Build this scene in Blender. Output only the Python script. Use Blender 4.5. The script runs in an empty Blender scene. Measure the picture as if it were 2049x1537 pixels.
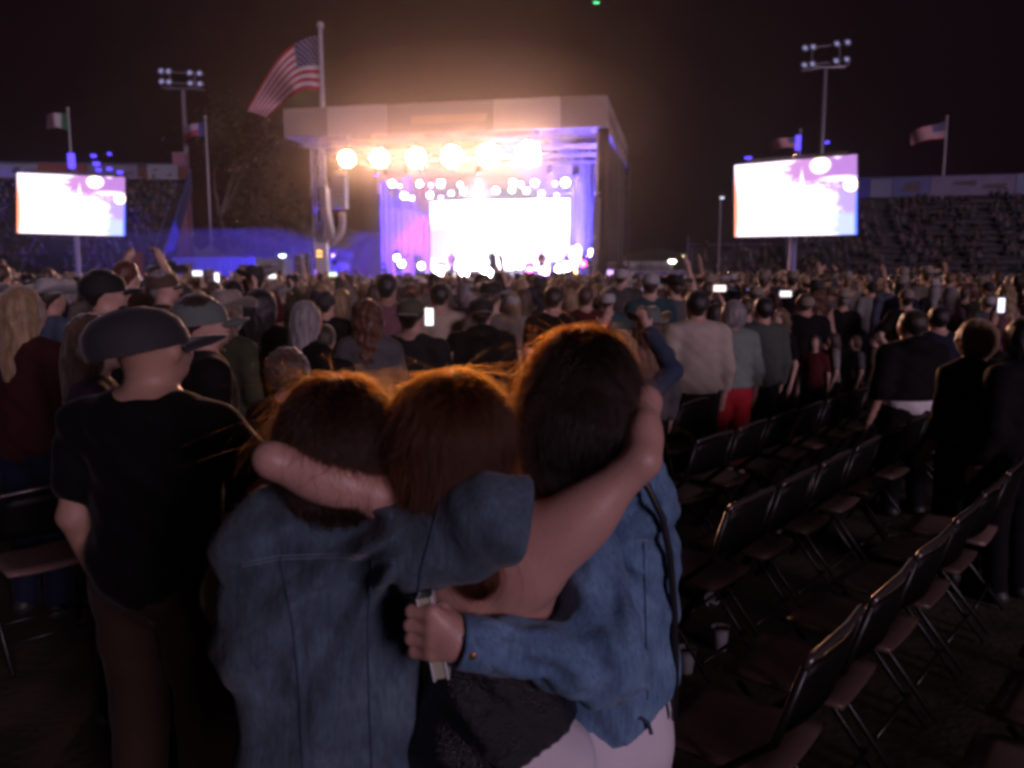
import bpy, bmesh, math, random
import numpy as np
from mathutils import Vector, Matrix, Euler

rng = random.Random(7)
nr = np.random.RandomState(5)
PI = math.pi
sc = bpy.context.scene
C = sc.collection

# ------------------------------------------------------------------ camera
CAMZ = 1.74
PITCH = math.atan((768.5 - 552) / 1650.0)
cam_d = bpy.data.cameras.new('camera')
cam_d.sensor_width = 36.0
cam_d.lens = 36.0 * 1650 / 2049.0
cam_d.clip_end = 2000
cam_d.dof.use_dof = True
cam_d.dof.focus_distance = 2.4
cam_d.dof.aperture_fstop = 3.4
cam = bpy.data.objects.new('camera', cam_d)
cam.location = (0, 0, CAMZ)
cam.rotation_euler = (PI / 2 - PITCH, 0, 0)
C.objects.link(cam)
sc.camera = cam

# ------------------------------------------------------------------ night sky
w = bpy.data.worlds.new('World')
sc.world = w
w.use_nodes = True
nt = w.node_tree
bg = nt.nodes['Background']
sky = nt.nodes.new('ShaderNodeTexSky')
sky.sky_type = 'NISHITA'
sky.sun_disc = False
sky.sun_elevation = math.radians(-4)
sky.sun_rotation = math.radians(215)
sky.air_density = 1.0
tint = nt.nodes.new('ShaderNodeMix')
tint.data_type = 'RGBA'; tint.blend_type = 'MIX'
tint.inputs[0].default_value = 0.9
nt.links.new(sky.outputs[0], tint.inputs[6])
tint.inputs[7].default_value = (0.060, 0.026, 0.050, 1)
nt.links.new(tint.outputs[2], bg.inputs[0])
bg.inputs[1].default_value = 0.07

# dim fill sun added behind the camera to light the women's backs
sun_d = bpy.data.lights.new('sun', 'SUN')
sun_d.energy = 0.95
sun_d.angle = math.radians(16)
sun_d.color = (1.0, 0.70, 0.95)
sun = bpy.data.objects.new('sun', sun_d)
C.objects.link(sun)
sun.rotation_euler = (math.radians(78), 0, math.radians(34))

sc.view_settings.view_transform = 'Standard'
sc.view_settings.look = 'None'
sc.view_settings.gamma = 1
sc.view_settings.exposure = 0.0
cy = sc.cycles
cy.use_denoising = True
cy.filter_width = 3.3
cy.max_bounces = 5
cy.diffuse_bounces = 2
cy.glossy_bounces = 2
cy.transmission_bounces = 3
cy.volume_bounces = 0
cy.transparent_max_bounces = 8
cy.caustics_reflective = False
cy.caustics_refractive = False
cy.sample_clamp_indirect = 3.0

FPX = 1650.0
cp, sp = math.cos(PITCH), math.sin(PITCH)
def at(px, py, Y):
    """world point whose forward distance is Y (metres) seen at photo pixel px, py"""
    u = (px - 1024.5) / FPX; v = (768.5 - py) / FPX
    dy = cp + v * sp; dz = v * cp - sp
    s = Y / dy
    return Vector((u * s, Y, CAMZ + dz * s))
def atz(px, py, z):
    u = (px - 1024.5) / FPX; v = (768.5 - py) / FPX
    dy = cp + v * sp; dz = v * cp - sp
    s = (z - CAMZ) / dz
    return Vector((u * s, dy * s, z))

# ------------------------------------------------------------------ materials
_m = {}
def mat(name, col, rough=0.7, metal=0.0, emit=None, es=0.0, noise=0.0, nscale=8.0, bump=0.0, bscale=60.0, sheen=0.0, objcol=False, spec=0.5, sss=0.0, coat=0.0, stretch=None):
    if name in _m: return _m[name]
    m = bpy.data.materials.new(name); m.use_nodes = True
    t = m.node_tree; b = t.nodes['Principled BSDF']
    b.inputs['Base Color'].default_value = (*col, 1)
    b.inputs['Roughness'].default_value = rough
    b.inputs['Metallic'].default_value = metal
    b.inputs['Specular IOR Level'].default_value = spec
    if sheen:
        b.inputs['Sheen Weight'].default_value = sheen
        b.inputs['Sheen Roughness'].default_value = 0.35
    if sss:
        b.inputs['Subsurface Weight'].default_value = sss
        b.inputs['Subsurface Radius'].default_value = (1.0, 0.35, 0.2)
        b.inputs['Subsurface Scale'].default_value = 0.012
    if coat: b.inputs['Coat Weight'].default_value = coat
    if emit is not None:
        b.inputs['Emission Color'].default_value = (*emit, 1)
        b.inputs['Emission Strength'].default_value = es
    src = None
    if objcol:
        oi = t.nodes.new('ShaderNodeObjectInfo'); src = oi.outputs['Color']
        t.links.new(src, b.inputs['Base Color'])
    if noise or bump:
        tc = t.nodes.new('ShaderNodeTexCoord')
        vec = tc.outputs['Object']
        if stretch:
            mp = t.nodes.new('ShaderNodeMapping'); mp.inputs['Scale'].default_value = stretch
            t.links.new(vec, mp.inputs[0]); vec = mp.outputs[0]
    if noise:
        n = t.nodes.new('ShaderNodeTexNoise'); n.inputs['Scale'].default_value = nscale
        n.inputs['Detail'].default_value = 5
        t.links.new(vec, n.inputs['Vector'])
        mr = t.nodes.new('ShaderNodeMapRange')
        mr.inputs[1].default_value = .3; mr.inputs[2].default_value = .7
        mr.inputs[3].default_value = 1 - noise; mr.inputs[4].default_value = 1 + noise * .6
        t.links.new(n.outputs[0], mr.inputs[0])
        mx = t.nodes.new('ShaderNodeVectorMath'); mx.operation = 'SCALE'
        if src is not None: t.links.new(src, mx.inputs[0])
        else: mx.inputs[0].default_value = col
        t.links.new(mr.outputs[0], mx.inputs['Scale'])
        t.links.new(mx.outputs[0], b.inputs['Base Color'])
    if bump:
        n2 = t.nodes.new('ShaderNodeTexNoise'); n2.inputs['Scale'].default_value = bscale
        n2.inputs['Detail'].default_value = 3
        t.links.new(vec, n2.inputs['Vector'])
        bp = t.nodes.new('ShaderNodeBump'); bp.inputs['Strength'].default_value = bump
        bp.inputs['Distance'].default_value = 0.01
        t.links.new(n2.outputs[0], bp.inputs['Height'])
        t.links.new(bp.outputs[0], b.inputs['Normal'])
    _m[name] = m
    return m
def lampmat(name, col, strength):
    if name in _m: return _m[name]
    m = bpy.data.materials.new(name); m.use_nodes = True
    t = m.node_tree
    t.nodes.remove(t.nodes['Principled BSDF'])
    e = t.nodes.new('ShaderNodeEmission')
    e.inputs[0].default_value = (*col, 1); e.inputs[1].default_value = strength
    t.links.new(e.outputs[0], t.nodes['Material Output'].inputs[0])
    _m[name] = m
    return m

# ------------------------------------------------------------------ objects
def mk(name, V, F, m, parent=None, smooth=False, loc=None, mesh=None):
    if mesh is None:
        mesh = bpy.data.meshes.new(name)
        mesh.from_pydata([tuple(v) for v in V], [], F)
        if smooth: mesh.polygons.foreach_set('use_smooth', [True] * len(mesh.polygons))
        mesh.update()
        for mm in (m if isinstance(m, (list, tuple)) else [m]):
            mesh.materials.append(mm)
    o = bpy.data.objects.new(name, mesh); C.objects.link(o)
    if parent is not None: o.parent = parent
    if loc is not None: o.location = loc
    return o
def tag(o, label=None, cat=None, group=None, kind=None):
    if label: o['label'] = label
    if cat: o['category'] = cat
    if group: o['group'] = group
    if kind: o['kind'] = kind
    return o
def empty(name, label=None, cat=None, group=None, loc=(0, 0, 0), rz=0.0, kind=None):
    o = bpy.data.objects.new(name, None); C.objects.link(o)
    o.empty_display_size = .1
    o.location = loc; o.rotation_euler = (0, 0, rz)
    return tag(o, label, cat, group, kind)
class MB:
    def __init__(s): s.V = []; s.F = []
    def add(s, V, F):
        n = len(s.V); s.V += [Vector(v) for v in V]; s.F += [[i + n for i in f] for f in F]; return s
    def box(s, c, d, R=None):
        c = Vector(c); hx, hy, hz = d[0] / 2, d[1] / 2, d[2] / 2
        V = [Vector((x * hx, y * hy, z * hz)) for z in (-1, 1) for y in (-1, 1) for x in (-1, 1)]
        if R is not None: V = [R @ v for v in V]
        return s.add([v + c for v in V], [[0, 2, 3, 1], [4, 5, 7, 6], [0, 1, 5, 4], [2, 6, 7, 3], [0, 4, 6, 2], [1, 3, 7, 5]])
    def quad(s, a, b, c, d): return s.add([a, b, c, d], [[0, 1, 2, 3]])
    def tube(s, pts, r, n=6, cap=True):
        pts = [Vector(p) for p in pts]; N = len(pts)
        rs = r if isinstance(r, (list, tuple)) else [r] * N
        V = []; prev = None
        for i, p in enumerate(pts):
            d = (pts[min(i + 1, N - 1)] - pts[max(i - 1, 0)]).normalized()
            if prev is None:
                a = d.orthogonal().normalized()
            else:
                a = (prev - d * prev.dot(d))
                a = a.normalized() if a.length > 1e-6 else d.orthogonal().normalized()
            prev = a; b = d.cross(a)
            for k in range(n):
                t = 2 * PI * k / n
                V.append(p + (a * math.cos(t) + b * math.sin(t)) * rs[i])
        F = [[i * n + k, i * n + (k + 1) % n, (i + 1) * n + (k + 1) % n, (i + 1) * n + k] for i in range(N - 1) for k in range(n)]
        if cap: F += [list(range(n))[::-1], [(N - 1) * n + k for k in range(n)]]
        return s.add(V, F)
    def lathe(s, prof, c=(0, 0, 0), n=16, sx=1, sy=1, R=None, fz=None):
        c = Vector(c); V = []
        for r, z in prof:
            for k in range(n):
                t = 2 * PI * k / n
                v = Vector((r * math.cos(t) * sx, r * math.sin(t) * sy, z))
                if fz: v.z += fz(v)
                if R is not None: v = R @ v
                V.append(c + v)
        F = [[i * n + k, i * n + (k + 1) % n, (i + 1) * n + (k + 1) % n, (i + 1) * n + k] for i in range(len(prof) - 1) for k in range(n)]
        return s.add(V, F)
    def disc(s, c, nrm, r, n=16):
        c = Vector(c); nrm = Vector(nrm).normalized(); a = nrm.orthogonal().normalized(); b = nrm.cross(a)
        return s.add([c + (a * math.cos(2 * PI * k / n) + b * math.sin(2 * PI * k / n)) * r for k in range(n)], [list(range(n))])
    def ell(s, c, r, n=10, m=7, R=None):
        prof = [(max(1e-4, math.sin(PI * i / m)), -math.cos(PI * i / m)) for i in range(m + 1)]
        V = []
        for q, z in prof:
            for k in range(n):
                t = 2 * PI * k / n
                v = Vector((q * math.cos(t) * r[0], q * math.sin(t) * r[1], z * r[2]))
                if R is not None: v = R @ v
                V.append(Vector(c) + v)
        F = [[i * n + k, i * n + (k + 1) % n, (i + 1) * n + (k + 1) % n, (i + 1) * n + k] for i in range(m) for k in range(n)]
        return s.add(V, F)
    def obj(s, name, m, parent=None, smooth=False, loc=None):
        return mk(name, s.V, s.F, m, parent, smooth, loc)

# ------------------------------------------------------------------ signed-distance modelling (one continuous skin)
class SD:
    def __init__(s): s.p = []; s.clips = []; s.disp = None
    def c(s, a, b, ra, rb=None, k=.03, sub=False):
        s.p.append(('c', np.array(a, float), np.array(b, float), ra, ra if rb is None else rb, k, sub)); return s
    def e(s, c, r, k=.03, R=None, sub=False):
        s.p.append(('e', np.array(c, float), np.array(r, float), None if R is None else np.array(R.to_3x3()), None, k, sub)); return s
    def clip(s, pt, n): s.clips.append((np.array(pt, float), np.array(Vector(n).normalized(), float))); return s
    def inflate(s, t, keep=None):
        o = SD()
        for q in s.p:
            if q[6]: continue
            if q[0] == 'c': o.p.append(('c', q[1], q[2], q[3] + t, q[4] + t, q[5], False))
            else: o.p.append(('e', q[1], q[2] + t, q[3], None, q[5], False))
        return o
    @staticmethod
    def _d(q, X, Y, Z):
        if q[0] == 'c':
            a, b = q[1], q[2]; ba = b - a; L = float(ba @ ba) + 1e-12
            x, y, z = X - a[0], Y - a[1], Z - a[2]
            t = np.clip((x * ba[0] + y * ba[1] + z * ba[2]) / L, 0, 1)
            return np.sqrt((x - t * ba[0]) ** 2 + (y - t * ba[1]) ** 2 + (z - t * ba[2]) ** 2) - (q[3] + t * (q[4] - q[3]))
        x, y, z = X - q[1][0], Y - q[1][1], Z - q[1][2]
        if q[3] is not None:
            R = q[3]
            x, y, z = R[0, 0] * x + R[1, 0] * y + R[2, 0] * z, R[0, 1] * x + R[1, 1] * y + R[2, 1] * z, R[0, 2] * x + R[1, 2] * y + R[2, 2] * z
        r = q[2]
        k0 = np.sqrt((x / r[0]) ** 2 + (y / r[1]) ** 2 + (z / r[2]) ** 2)
        k1 = np.sqrt((x / r[0] ** 2) ** 2 + (y / r[1] ** 2) ** 2 + (z / r[2] ** 2) ** 2) + 1e-9
        return k0 * (k0 - 1) / k1
    @staticmethod
    def _bb(q):
        if q[0] == 'c':
            r = max(q[3], q[4])
            return np.minimum(q[1], q[2]) - r, np.maximum(q[1], q[2]) + r
        r = q[2] if q[3] is None else np.full(3, q[2].max())
        return q[1] - r, q[1] + r
    @staticmethod
    def _mix(f, d, k, sub):
        if sub:
            d = -d
            h = np.maximum(k - np.abs(f - d), 0) / k
            return np.maximum(f, d) + h * h * k * .25
        h = np.maximum(k - np.abs(f - d), 0) / k
        return np.minimum(f, d) - h * h * k * .25
    def dist(s, P):
        f = np.full(len(P), 1.0)
        for q in s.p: f = s._mix(f, s._d(q, P[:, 0], P[:, 1], P[:, 2]), q[5], q[6])
        return f
    def grad(s, P, e=.004):
        g = np.stack([s.dist(P + np.eye(3)[i] * e) - s.dist(P - np.eye(3)[i] * e) for i in range(3)], 1)
        return g / (np.linalg.norm(g, axis=1, keepdims=True) + 1e-9)
    def arrays(s, h):
        lo = np.min([s._bb(q)[0] for q in s.p if not q[6]], 0) - 3 * h - .02
        hi = np.max([s._bb(q)[1] for q in s.p if not q[6]], 0) + 3 * h + .02
        n = np.ceil((hi - lo) / h).astype(int) + 1
        ax = [(lo[i] + h * np.arange(n[i])).astype(np.float32) for i in range(3)]
        f = np.full(n, 1.0, np.float32)
        for q in s.p:
            l, u = s._bb(q); mg = q[5] + .03 + 2 * h
            i0 = np.maximum(((l - mg - lo) / h).astype(int), 0); i1 = np.minimum(((u + mg - lo) / h).astype(int) + 2, n)
            if (i1 <= i0).any(): continue
            X = ax[0][i0[0]:i1[0], None, None]; Y = ax[1][None, i0[1]:i1[1], None]; Z = ax[2][None, None, i0[2]:i1[2]]
            sl = tuple(slice(a, b) for a, b in zip(i0, i1))
            f[sl] = s._mix(f[sl], s._d(q, X, Y, Z), q[5], q[6])
        if s.disp is not None:
            msk = np.abs(f) < .06
            I = np.nonzero(msk)
            P = np.stack([ax[0][I[0]], ax[1][I[1]], ax[2][I[2]]], 1)
            f[I] += s.disp(P)
        for pt, nn in s.clips:
            pl = ((ax[0] - pt[0]) * nn[0])[:, None, None] + ((ax[1] - pt[1]) * nn[1])[None, :, None] + ((ax[2] - pt[2]) * nn[2])[None, None, :]
            f = np.maximum(f, pl)
        return surf_nets(f, lo, h)
    def mesh(s, name, h, m):
        V, F = s.arrays(h)
        return npmesh(name, V, F, m)
def surf_nets(f, lo, h):
    sg = f < 0
    n = f.shape
    cnt = np.zeros((n[0] - 1, n[1] - 1, n[2] - 1), np.int8)
    for dx in (0, 1):
        for dy in (0, 1):
            for dz in (0, 1):
                cnt += sg[dx:n[0] - 1 + dx, dy:n[1] - 1 + dy, dz:n[2] - 1 + dz]
    act = (cnt > 0) & (cnt < 8)
    idx = np.full(act.shape, -1, np.int64)
    I = np.stack(np.nonzero(act), 1)
    idx[act] = np.arange(len(I))
    acc = np.zeros((len(I), 3)); num = np.zeros(len(I))
    cr = [(x, y, z) for x in (0, 1) for y in (0, 1) for z in (0, 1)]
    for a in cr:
        for axi in range(3):
            if a[axi]: continue
            b = list(a); b[axi] = 1
            fa = f[I[:, 0] + a[0], I[:, 1] + a[1], I[:, 2] + a[2]]; fb = f[I[:, 0] + b[0], I[:, 1] + b[1], I[:, 2] + b[2]]
            k = (fa < 0) != (fb < 0)
            t = fa[k] / (fa[k] - fb[k])
            p = np.tile(np.array(a, float), (k.sum(), 1)); p[:, axi] = t
            acc[k] += p; num[k] += 1
    V = lo + h * (I + acc / num[:, None])
    Fs = []
    for axi in range(3):
        o1, o2 = [(1, 2), (2, 0), (0, 1)][axi]
        s0 = [slice(None)] * 3; s1 = [slice(None)] * 3
        s0[axi] = slice(0, -1); s1[axi] = slice(1, None)
        A = sg[tuple(s0)]; B = sg[tuple(s1)]
        E = np.stack(np.nonzero(A != B), 1)
        ok = (E[:, o1] > 0) & (E[:, o2] > 0) & (E[:, o1] < n[o1] - 1) & (E[:, o2] < n[o2] - 1)
        E = E[ok]
        inside = A[E[:, 0], E[:, 1], E[:, 2]]
        def g(d1, d2):
            Q = E.copy(); Q[:, o1] += d1; Q[:, o2] += d2
            return idx[Q[:, 0], Q[:, 1], Q[:, 2]]
        q = np.stack([g(-1, -1), g(0, -1), g(0, 0), g(-1, 0)], 1)
        q[~inside] = q[~inside][:, ::-1]
        Fs.append(q)
    return V, np.concatenate(Fs)
def npmesh(name, V, F, m, smooth=True):
    me = bpy.data.meshes.new(name)
    me.vertices.add(len(V)); me.vertices.foreach_set('co', np.asarray(V, np.float32).ravel())
    me.loops.add(F.size); me.loops.foreach_set('vertex_index', F.astype(np.int32).ravel())
    me.polygons.add(len(F))
    me.polygons.foreach_set('loop_start', np.arange(0, F.size, F.shape[1], dtype=np.int32))
    if smooth: me.polygons.foreach_set('use_smooth', np.ones(len(F), bool))
    me.update(calc_edges=True)
    for mm in (m if isinstance(m, (list, tuple)) else [m]): me.materials.append(mm)
    return me
def inst(name, me, parent=None, color=None):
    o = bpy.data.objects.new(name, me); C.objects.link(o)
    if parent is not None: o.parent = parent
    if color is not None: o.color = (*color, 1)
    return o
# ================================================================== SETTING
M_ground = mat('trampled_dirt', (.060, .045, .026), .85, noise=.5, nscale=3.0, bump=.6, bscale=22)
gb = MB()
for i in range(-20, 20):
    for j in range(-4, 30):
        gb.quad((i * 12, j * 12, 0), (i * 12 + 12, j * 12, 0), (i * 12 + 12, j * 12 + 12, 0), (i * 12, j * 12 + 12, 0))
tag(gb.obj('ground', M_ground), kind='structure')

M_hill = mat('dark_scrub_hill', (.05, .045, .04), .95, noise=.4, nscale=.05)
def hill(x0, x1, y, hmax, seed):
    r = random.Random(seed); b = MB(); N = 50
    ph = [r.uniform(0, 6) for _ in range(4)]
    V = []
    for i in range(N + 1):
        x = x0 + (x1 - x0) * i / N; e = math.sin(PI * i / N) ** .7
        z = hmax * e * (.62 + .2 * math.sin(i * .21 + ph[0]) + .1 * math.sin(i * .53 + ph[1]) + .05 * math.sin(i * 1.3 + ph[2]))
        V.append([(x, y - 40, -.3), (x, y - 20, z * .6), (x, y, z), (x, y + 30, z * .5), (x, y + 60, -.3)])
    F = [[i * 5 + k, (i + 1) * 5 + k, (i + 1) * 5 + k + 1, i * 5 + k + 1] for i in range(N) for k in range(4)]
    b.add([v for c in V for v in c], F)
    return tag(b.obj('hill', M_hill, smooth=True), kind='structure')
hill(-160, 60, 240, 17, 1)
hill(-20, 210, 250, 21, 4)

# haze over the whole site
hz = MB().box((0, 60, 22), (190, 190, 46.6))
haze = hz.obj('haze', None)
haze.data.materials.clear()
hm = bpy.data.materials.new('haze_air'); hm.use_nodes = True
t = hm.node_tree
t.nodes.remove(t.nodes['Principled BSDF'])
pv = t.nodes.new('ShaderNodeVolumePrincipled')
pv.inputs['Color'].default_value = (.95, .93, .95, 1)
pv.inputs['Density'].default_value = HAZE_D = .0004
pv.inputs['Anisotropy'].default_value = .88
t.links.new(pv.outputs[0], t.nodes['Material Output'].inputs['Volume'])
haze.data.materials.append(hm)
tag(haze, kind='stuff')

# ================================================================== STAGE
PLc = Vector((-14.4, 54, 0)); PRc = Vector((5.5, 50, 0))
SU = (PRc - PLc).normalized(); SV = Vector((-SU.y, SU.x, 0)); SLEN = (PRc - PLc).length
SYAW = math.atan2(SU.y, SU.x)
def S(a, b, z): return PLc + SU * a + SV * b + Vector((0, 0, z))
def a_of(px, b=0.0):
    k = (px - 1024.5) / FPX
    # X = PLx + SUx a + SVx b ; Y = PLy + SUy a + SVy b ; X = kY
    return (k * (PLc.y + SV.y * b) - PLc.x - SV.x * b) / (SU.x - k * SU.y)
def z_of(px, py, b=0.0):
    a = a_of(px, b); Y = (PLc + SU * a + SV * b).y
    return at(px, py, Y).z
def SP(px, py, b=0.0): return S(a_of(px, b), b, z_of(px, py, b))

M_alu = mat('scuffed_aluminium', (.30, .30, .34), .4, .6)
M_blk = mat('black_steel', (.025, .025, .028), .5, .3)
M_case = mat('black_lamp_housing', (.02, .02, .022), .45)
M_deck = mat('black_stage_ply', (.03, .03, .032), .6, noise=.3, nscale=2)
M_drape = mat('black_stage_drape', (.02, .02, .024), .9, sheen=.3)
M_fas = [mat('cream_vinyl_banner', (.42, .38, .36), .7, noise=.05, nscale=.4), mat('white_vinyl_banner', (.58, .54, .54), .6, noise=.05, nscale=.5), mat('tan_vinyl_banner', (.34, .29, .27), .7, noise=.06, nscale=.4), mat('pale_lettering_vinyl', (.56, .48, .38), .7)]
M_roofm = mat('grey_roof_membrane', (.30, .30, .32), .6)

def truss(name, p, q, wd, parent, m=M_alu, step=None, r=.04):
    p, q = Vector(p), Vector(q); d = (q - p); L = d.length; d.normalize()
    a = d.cross(Vector((0, 0, 1)));
    a = a.normalized() if a.length > .1 else SU.copy()
    bb = d.cross(a).normalized()
    b = MB(); hw = wd / 2
    cs = [a * hw * x + bb * hw * y for x, y in ((-1, -1), (1, -1), (1, 1), (-1, 1))]
    for c in cs: b.tube([p + c, q + c], r, 5)
    n = max(2, int(L / (step or wd * 1.2)))
    for i in range(n):
        A = p + d * L * i / n; B = p + d * L * (i + 1) / n
        for k in range(4):
            c0, c1 = cs[k], cs[(k + 1) % 4]
            if i % 2: c0, c1 = c1, c0
            b.tube([A + c0, B + c1], r * .55, 4, False)
    return b.obj(name, m, parent)

stage = empty('concert_stage', 'large open concert stage with a flat roof, cream fascia and dark steel towers', 'stage', loc=(0, 0, 0))
# deck
dk = MB()
def sbox(mb, a0, a1, b0, b1, z0, z1):
    P = [S(a, b, z) for z in (z0, z1) for a, b in ((a0, b0), (a1, b0), (a1, b1), (a0, b1))]
    mb.add(P, [[3, 2, 1, 0], [4, 5, 6, 7], [0, 1, 5, 4], [1, 2, 6, 5], [2, 3, 7, 6], [3, 0, 4, 7]]); return mb
aL = a_of(640); aR = a_of(1200)
sbox(dk, aL + .5, aR + .2, .8, 17, 1.45, 1.6).obj('deck', M_deck, stage)
sbox(MB(), aL + .55, aR + .15, .9, .95, 0.02, 1.45).obj('deck_skirt', M_drape, stage)
# roof slab + fascia panels
ztL = 12.2; zb = 10.45
sbox(MB(), .1, SLEN - .1, .15, 19, 12.0, 12.15).obj('roof', M_roofm, stage)
edges = [(583, 668, 2), (668, 782, 1), (782, 990, 0), (990, 1118, 1), (1118, 1206, 2)]
for i, (x0, x1, mi) in enumerate(edges):
    a0, a1 = a_of(x0), a_of(x1)
    if i == len(edges) - 1: a1 = SLEN
    z0 = zb + (0.0 if i != 2 else .0)
    pz = .0 if mi != 1 else .03
    o = sbox(MB(), a0 + .01, a1 - .01, -.06 - pz, .0, z0 - pz, 12.2).obj('fascia_panel', M_fas[mi], stage)
    o['label'] = ['tan end fascia banner', 'white square fascia banner', 'long cream fascia banner with a pale lettering band', 'white square fascia banner nearer the right corner', 'tan corner fascia banner'][i]
o = sbox(MB(), a_of(830), a_of(975), -.1, -.07, 11.0, 11.45).obj('lettering_band', M_fas[3], stage)
# side fascia panels (right side) and left side
for k in range(4):
    b0, b1 = k * 4.75, (k + 1) * 4.75 - .02
    sbox(MB(), SLEN + .01, SLEN + .07, b0 + .02, b1, zb, 12.2).obj('side_fascia_panel', M_fas[2 if k % 2 else 0], stage)
    sbox(MB(), -.07, -.01, b0 + .02, b1, zb, 12.2).obj('side_fascia_panel', M_fas[2 if k % 2 else 0], stage)
# roof grid trusses
for b in (.9, 4.5, 8.5, 12.5, 16.5):
    truss('roof_truss', S(.6, b, 10.35), S(SLEN - .6, b, 10.35), .7, stage, r=.05)
for a in (aL, aL + 4.6, aL + 9.2, aR - 4.2, aR, SLEN - .5, .8):
    truss('roof_truss', S(a, .9, 11.25), S(a, 17.5, 11.25), .55, stage, r=.045)
# towers
for (a, b, ww) in ((aL, .4, .55), (aR, .4, .6), (aR + .35, 16.5, .6), (aL, 16.5, .55)):
    truss('tower', S(a, b, 0), S(a, b, 10.4), ww, stage, M_blk if a > 5 else M_alu, r=.05)
sbox(MB(), aR - .22, aR + .22, .25, .6, 0, 10.4).obj('tower_cover', M_drape, stage)
# side drapes (black), stage wings
def drape(a0, b0, a1, b1, z0, z1, name, m, parent, amp=.12, n=80, waves=22):
    mb = MB(); V = []
    d = (S(a1, b1, 0) - S(a0, b0, 0)); nn = Vector((-d.y, d.x, 0)).normalized()
    for i in range(n + 1):
        t = i / n
        for z, q in ((z0, 1), ((z0 + z1) / 2, .8), (z1, .5)):
            V.append(S(a0 + (a1 - a0) * t, b0 + (b1 - b0) * t, z) + nn * amp * q * (math.sin(t * waves * 6.28) + .4 * math.sin(t * waves * 2.7 + 1)))
    mb.add(V, [[i * 3 + k, (i + 1) * 3 + k, (i + 1) * 3 + k + 1, i * 3 + k + 1] for i in range(n) for k in (0, 1)])
    return mb.obj(name, m, parent, smooth=True)
drape(aR - .1, 3, aR + .2, 16.4, 1.6, 10.3, 'side_drape', M_drape, stage)
drape(a_of(1140, 12), 12.2, aR, 12.2, 1.6, 10.0, 'wing_drape', M_drape, stage, waves=9, n=50)
M_purp = mat('violet_grey_backdrop_cloth', (.28, .24, .34), .9)
drape(a_of(766, 13), 13, a_of(862, 13), 13, 1.6, 9.0, 'backdrop_cloth', M_purp, stage, amp=.15, waves=8, n=60)
sbox(MB(), a_of(760, 13.3), a_of(1150, 13.3), 13.25, 13.3, 8.2, 10.0).obj('back_border', M_purp, stage)

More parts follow.
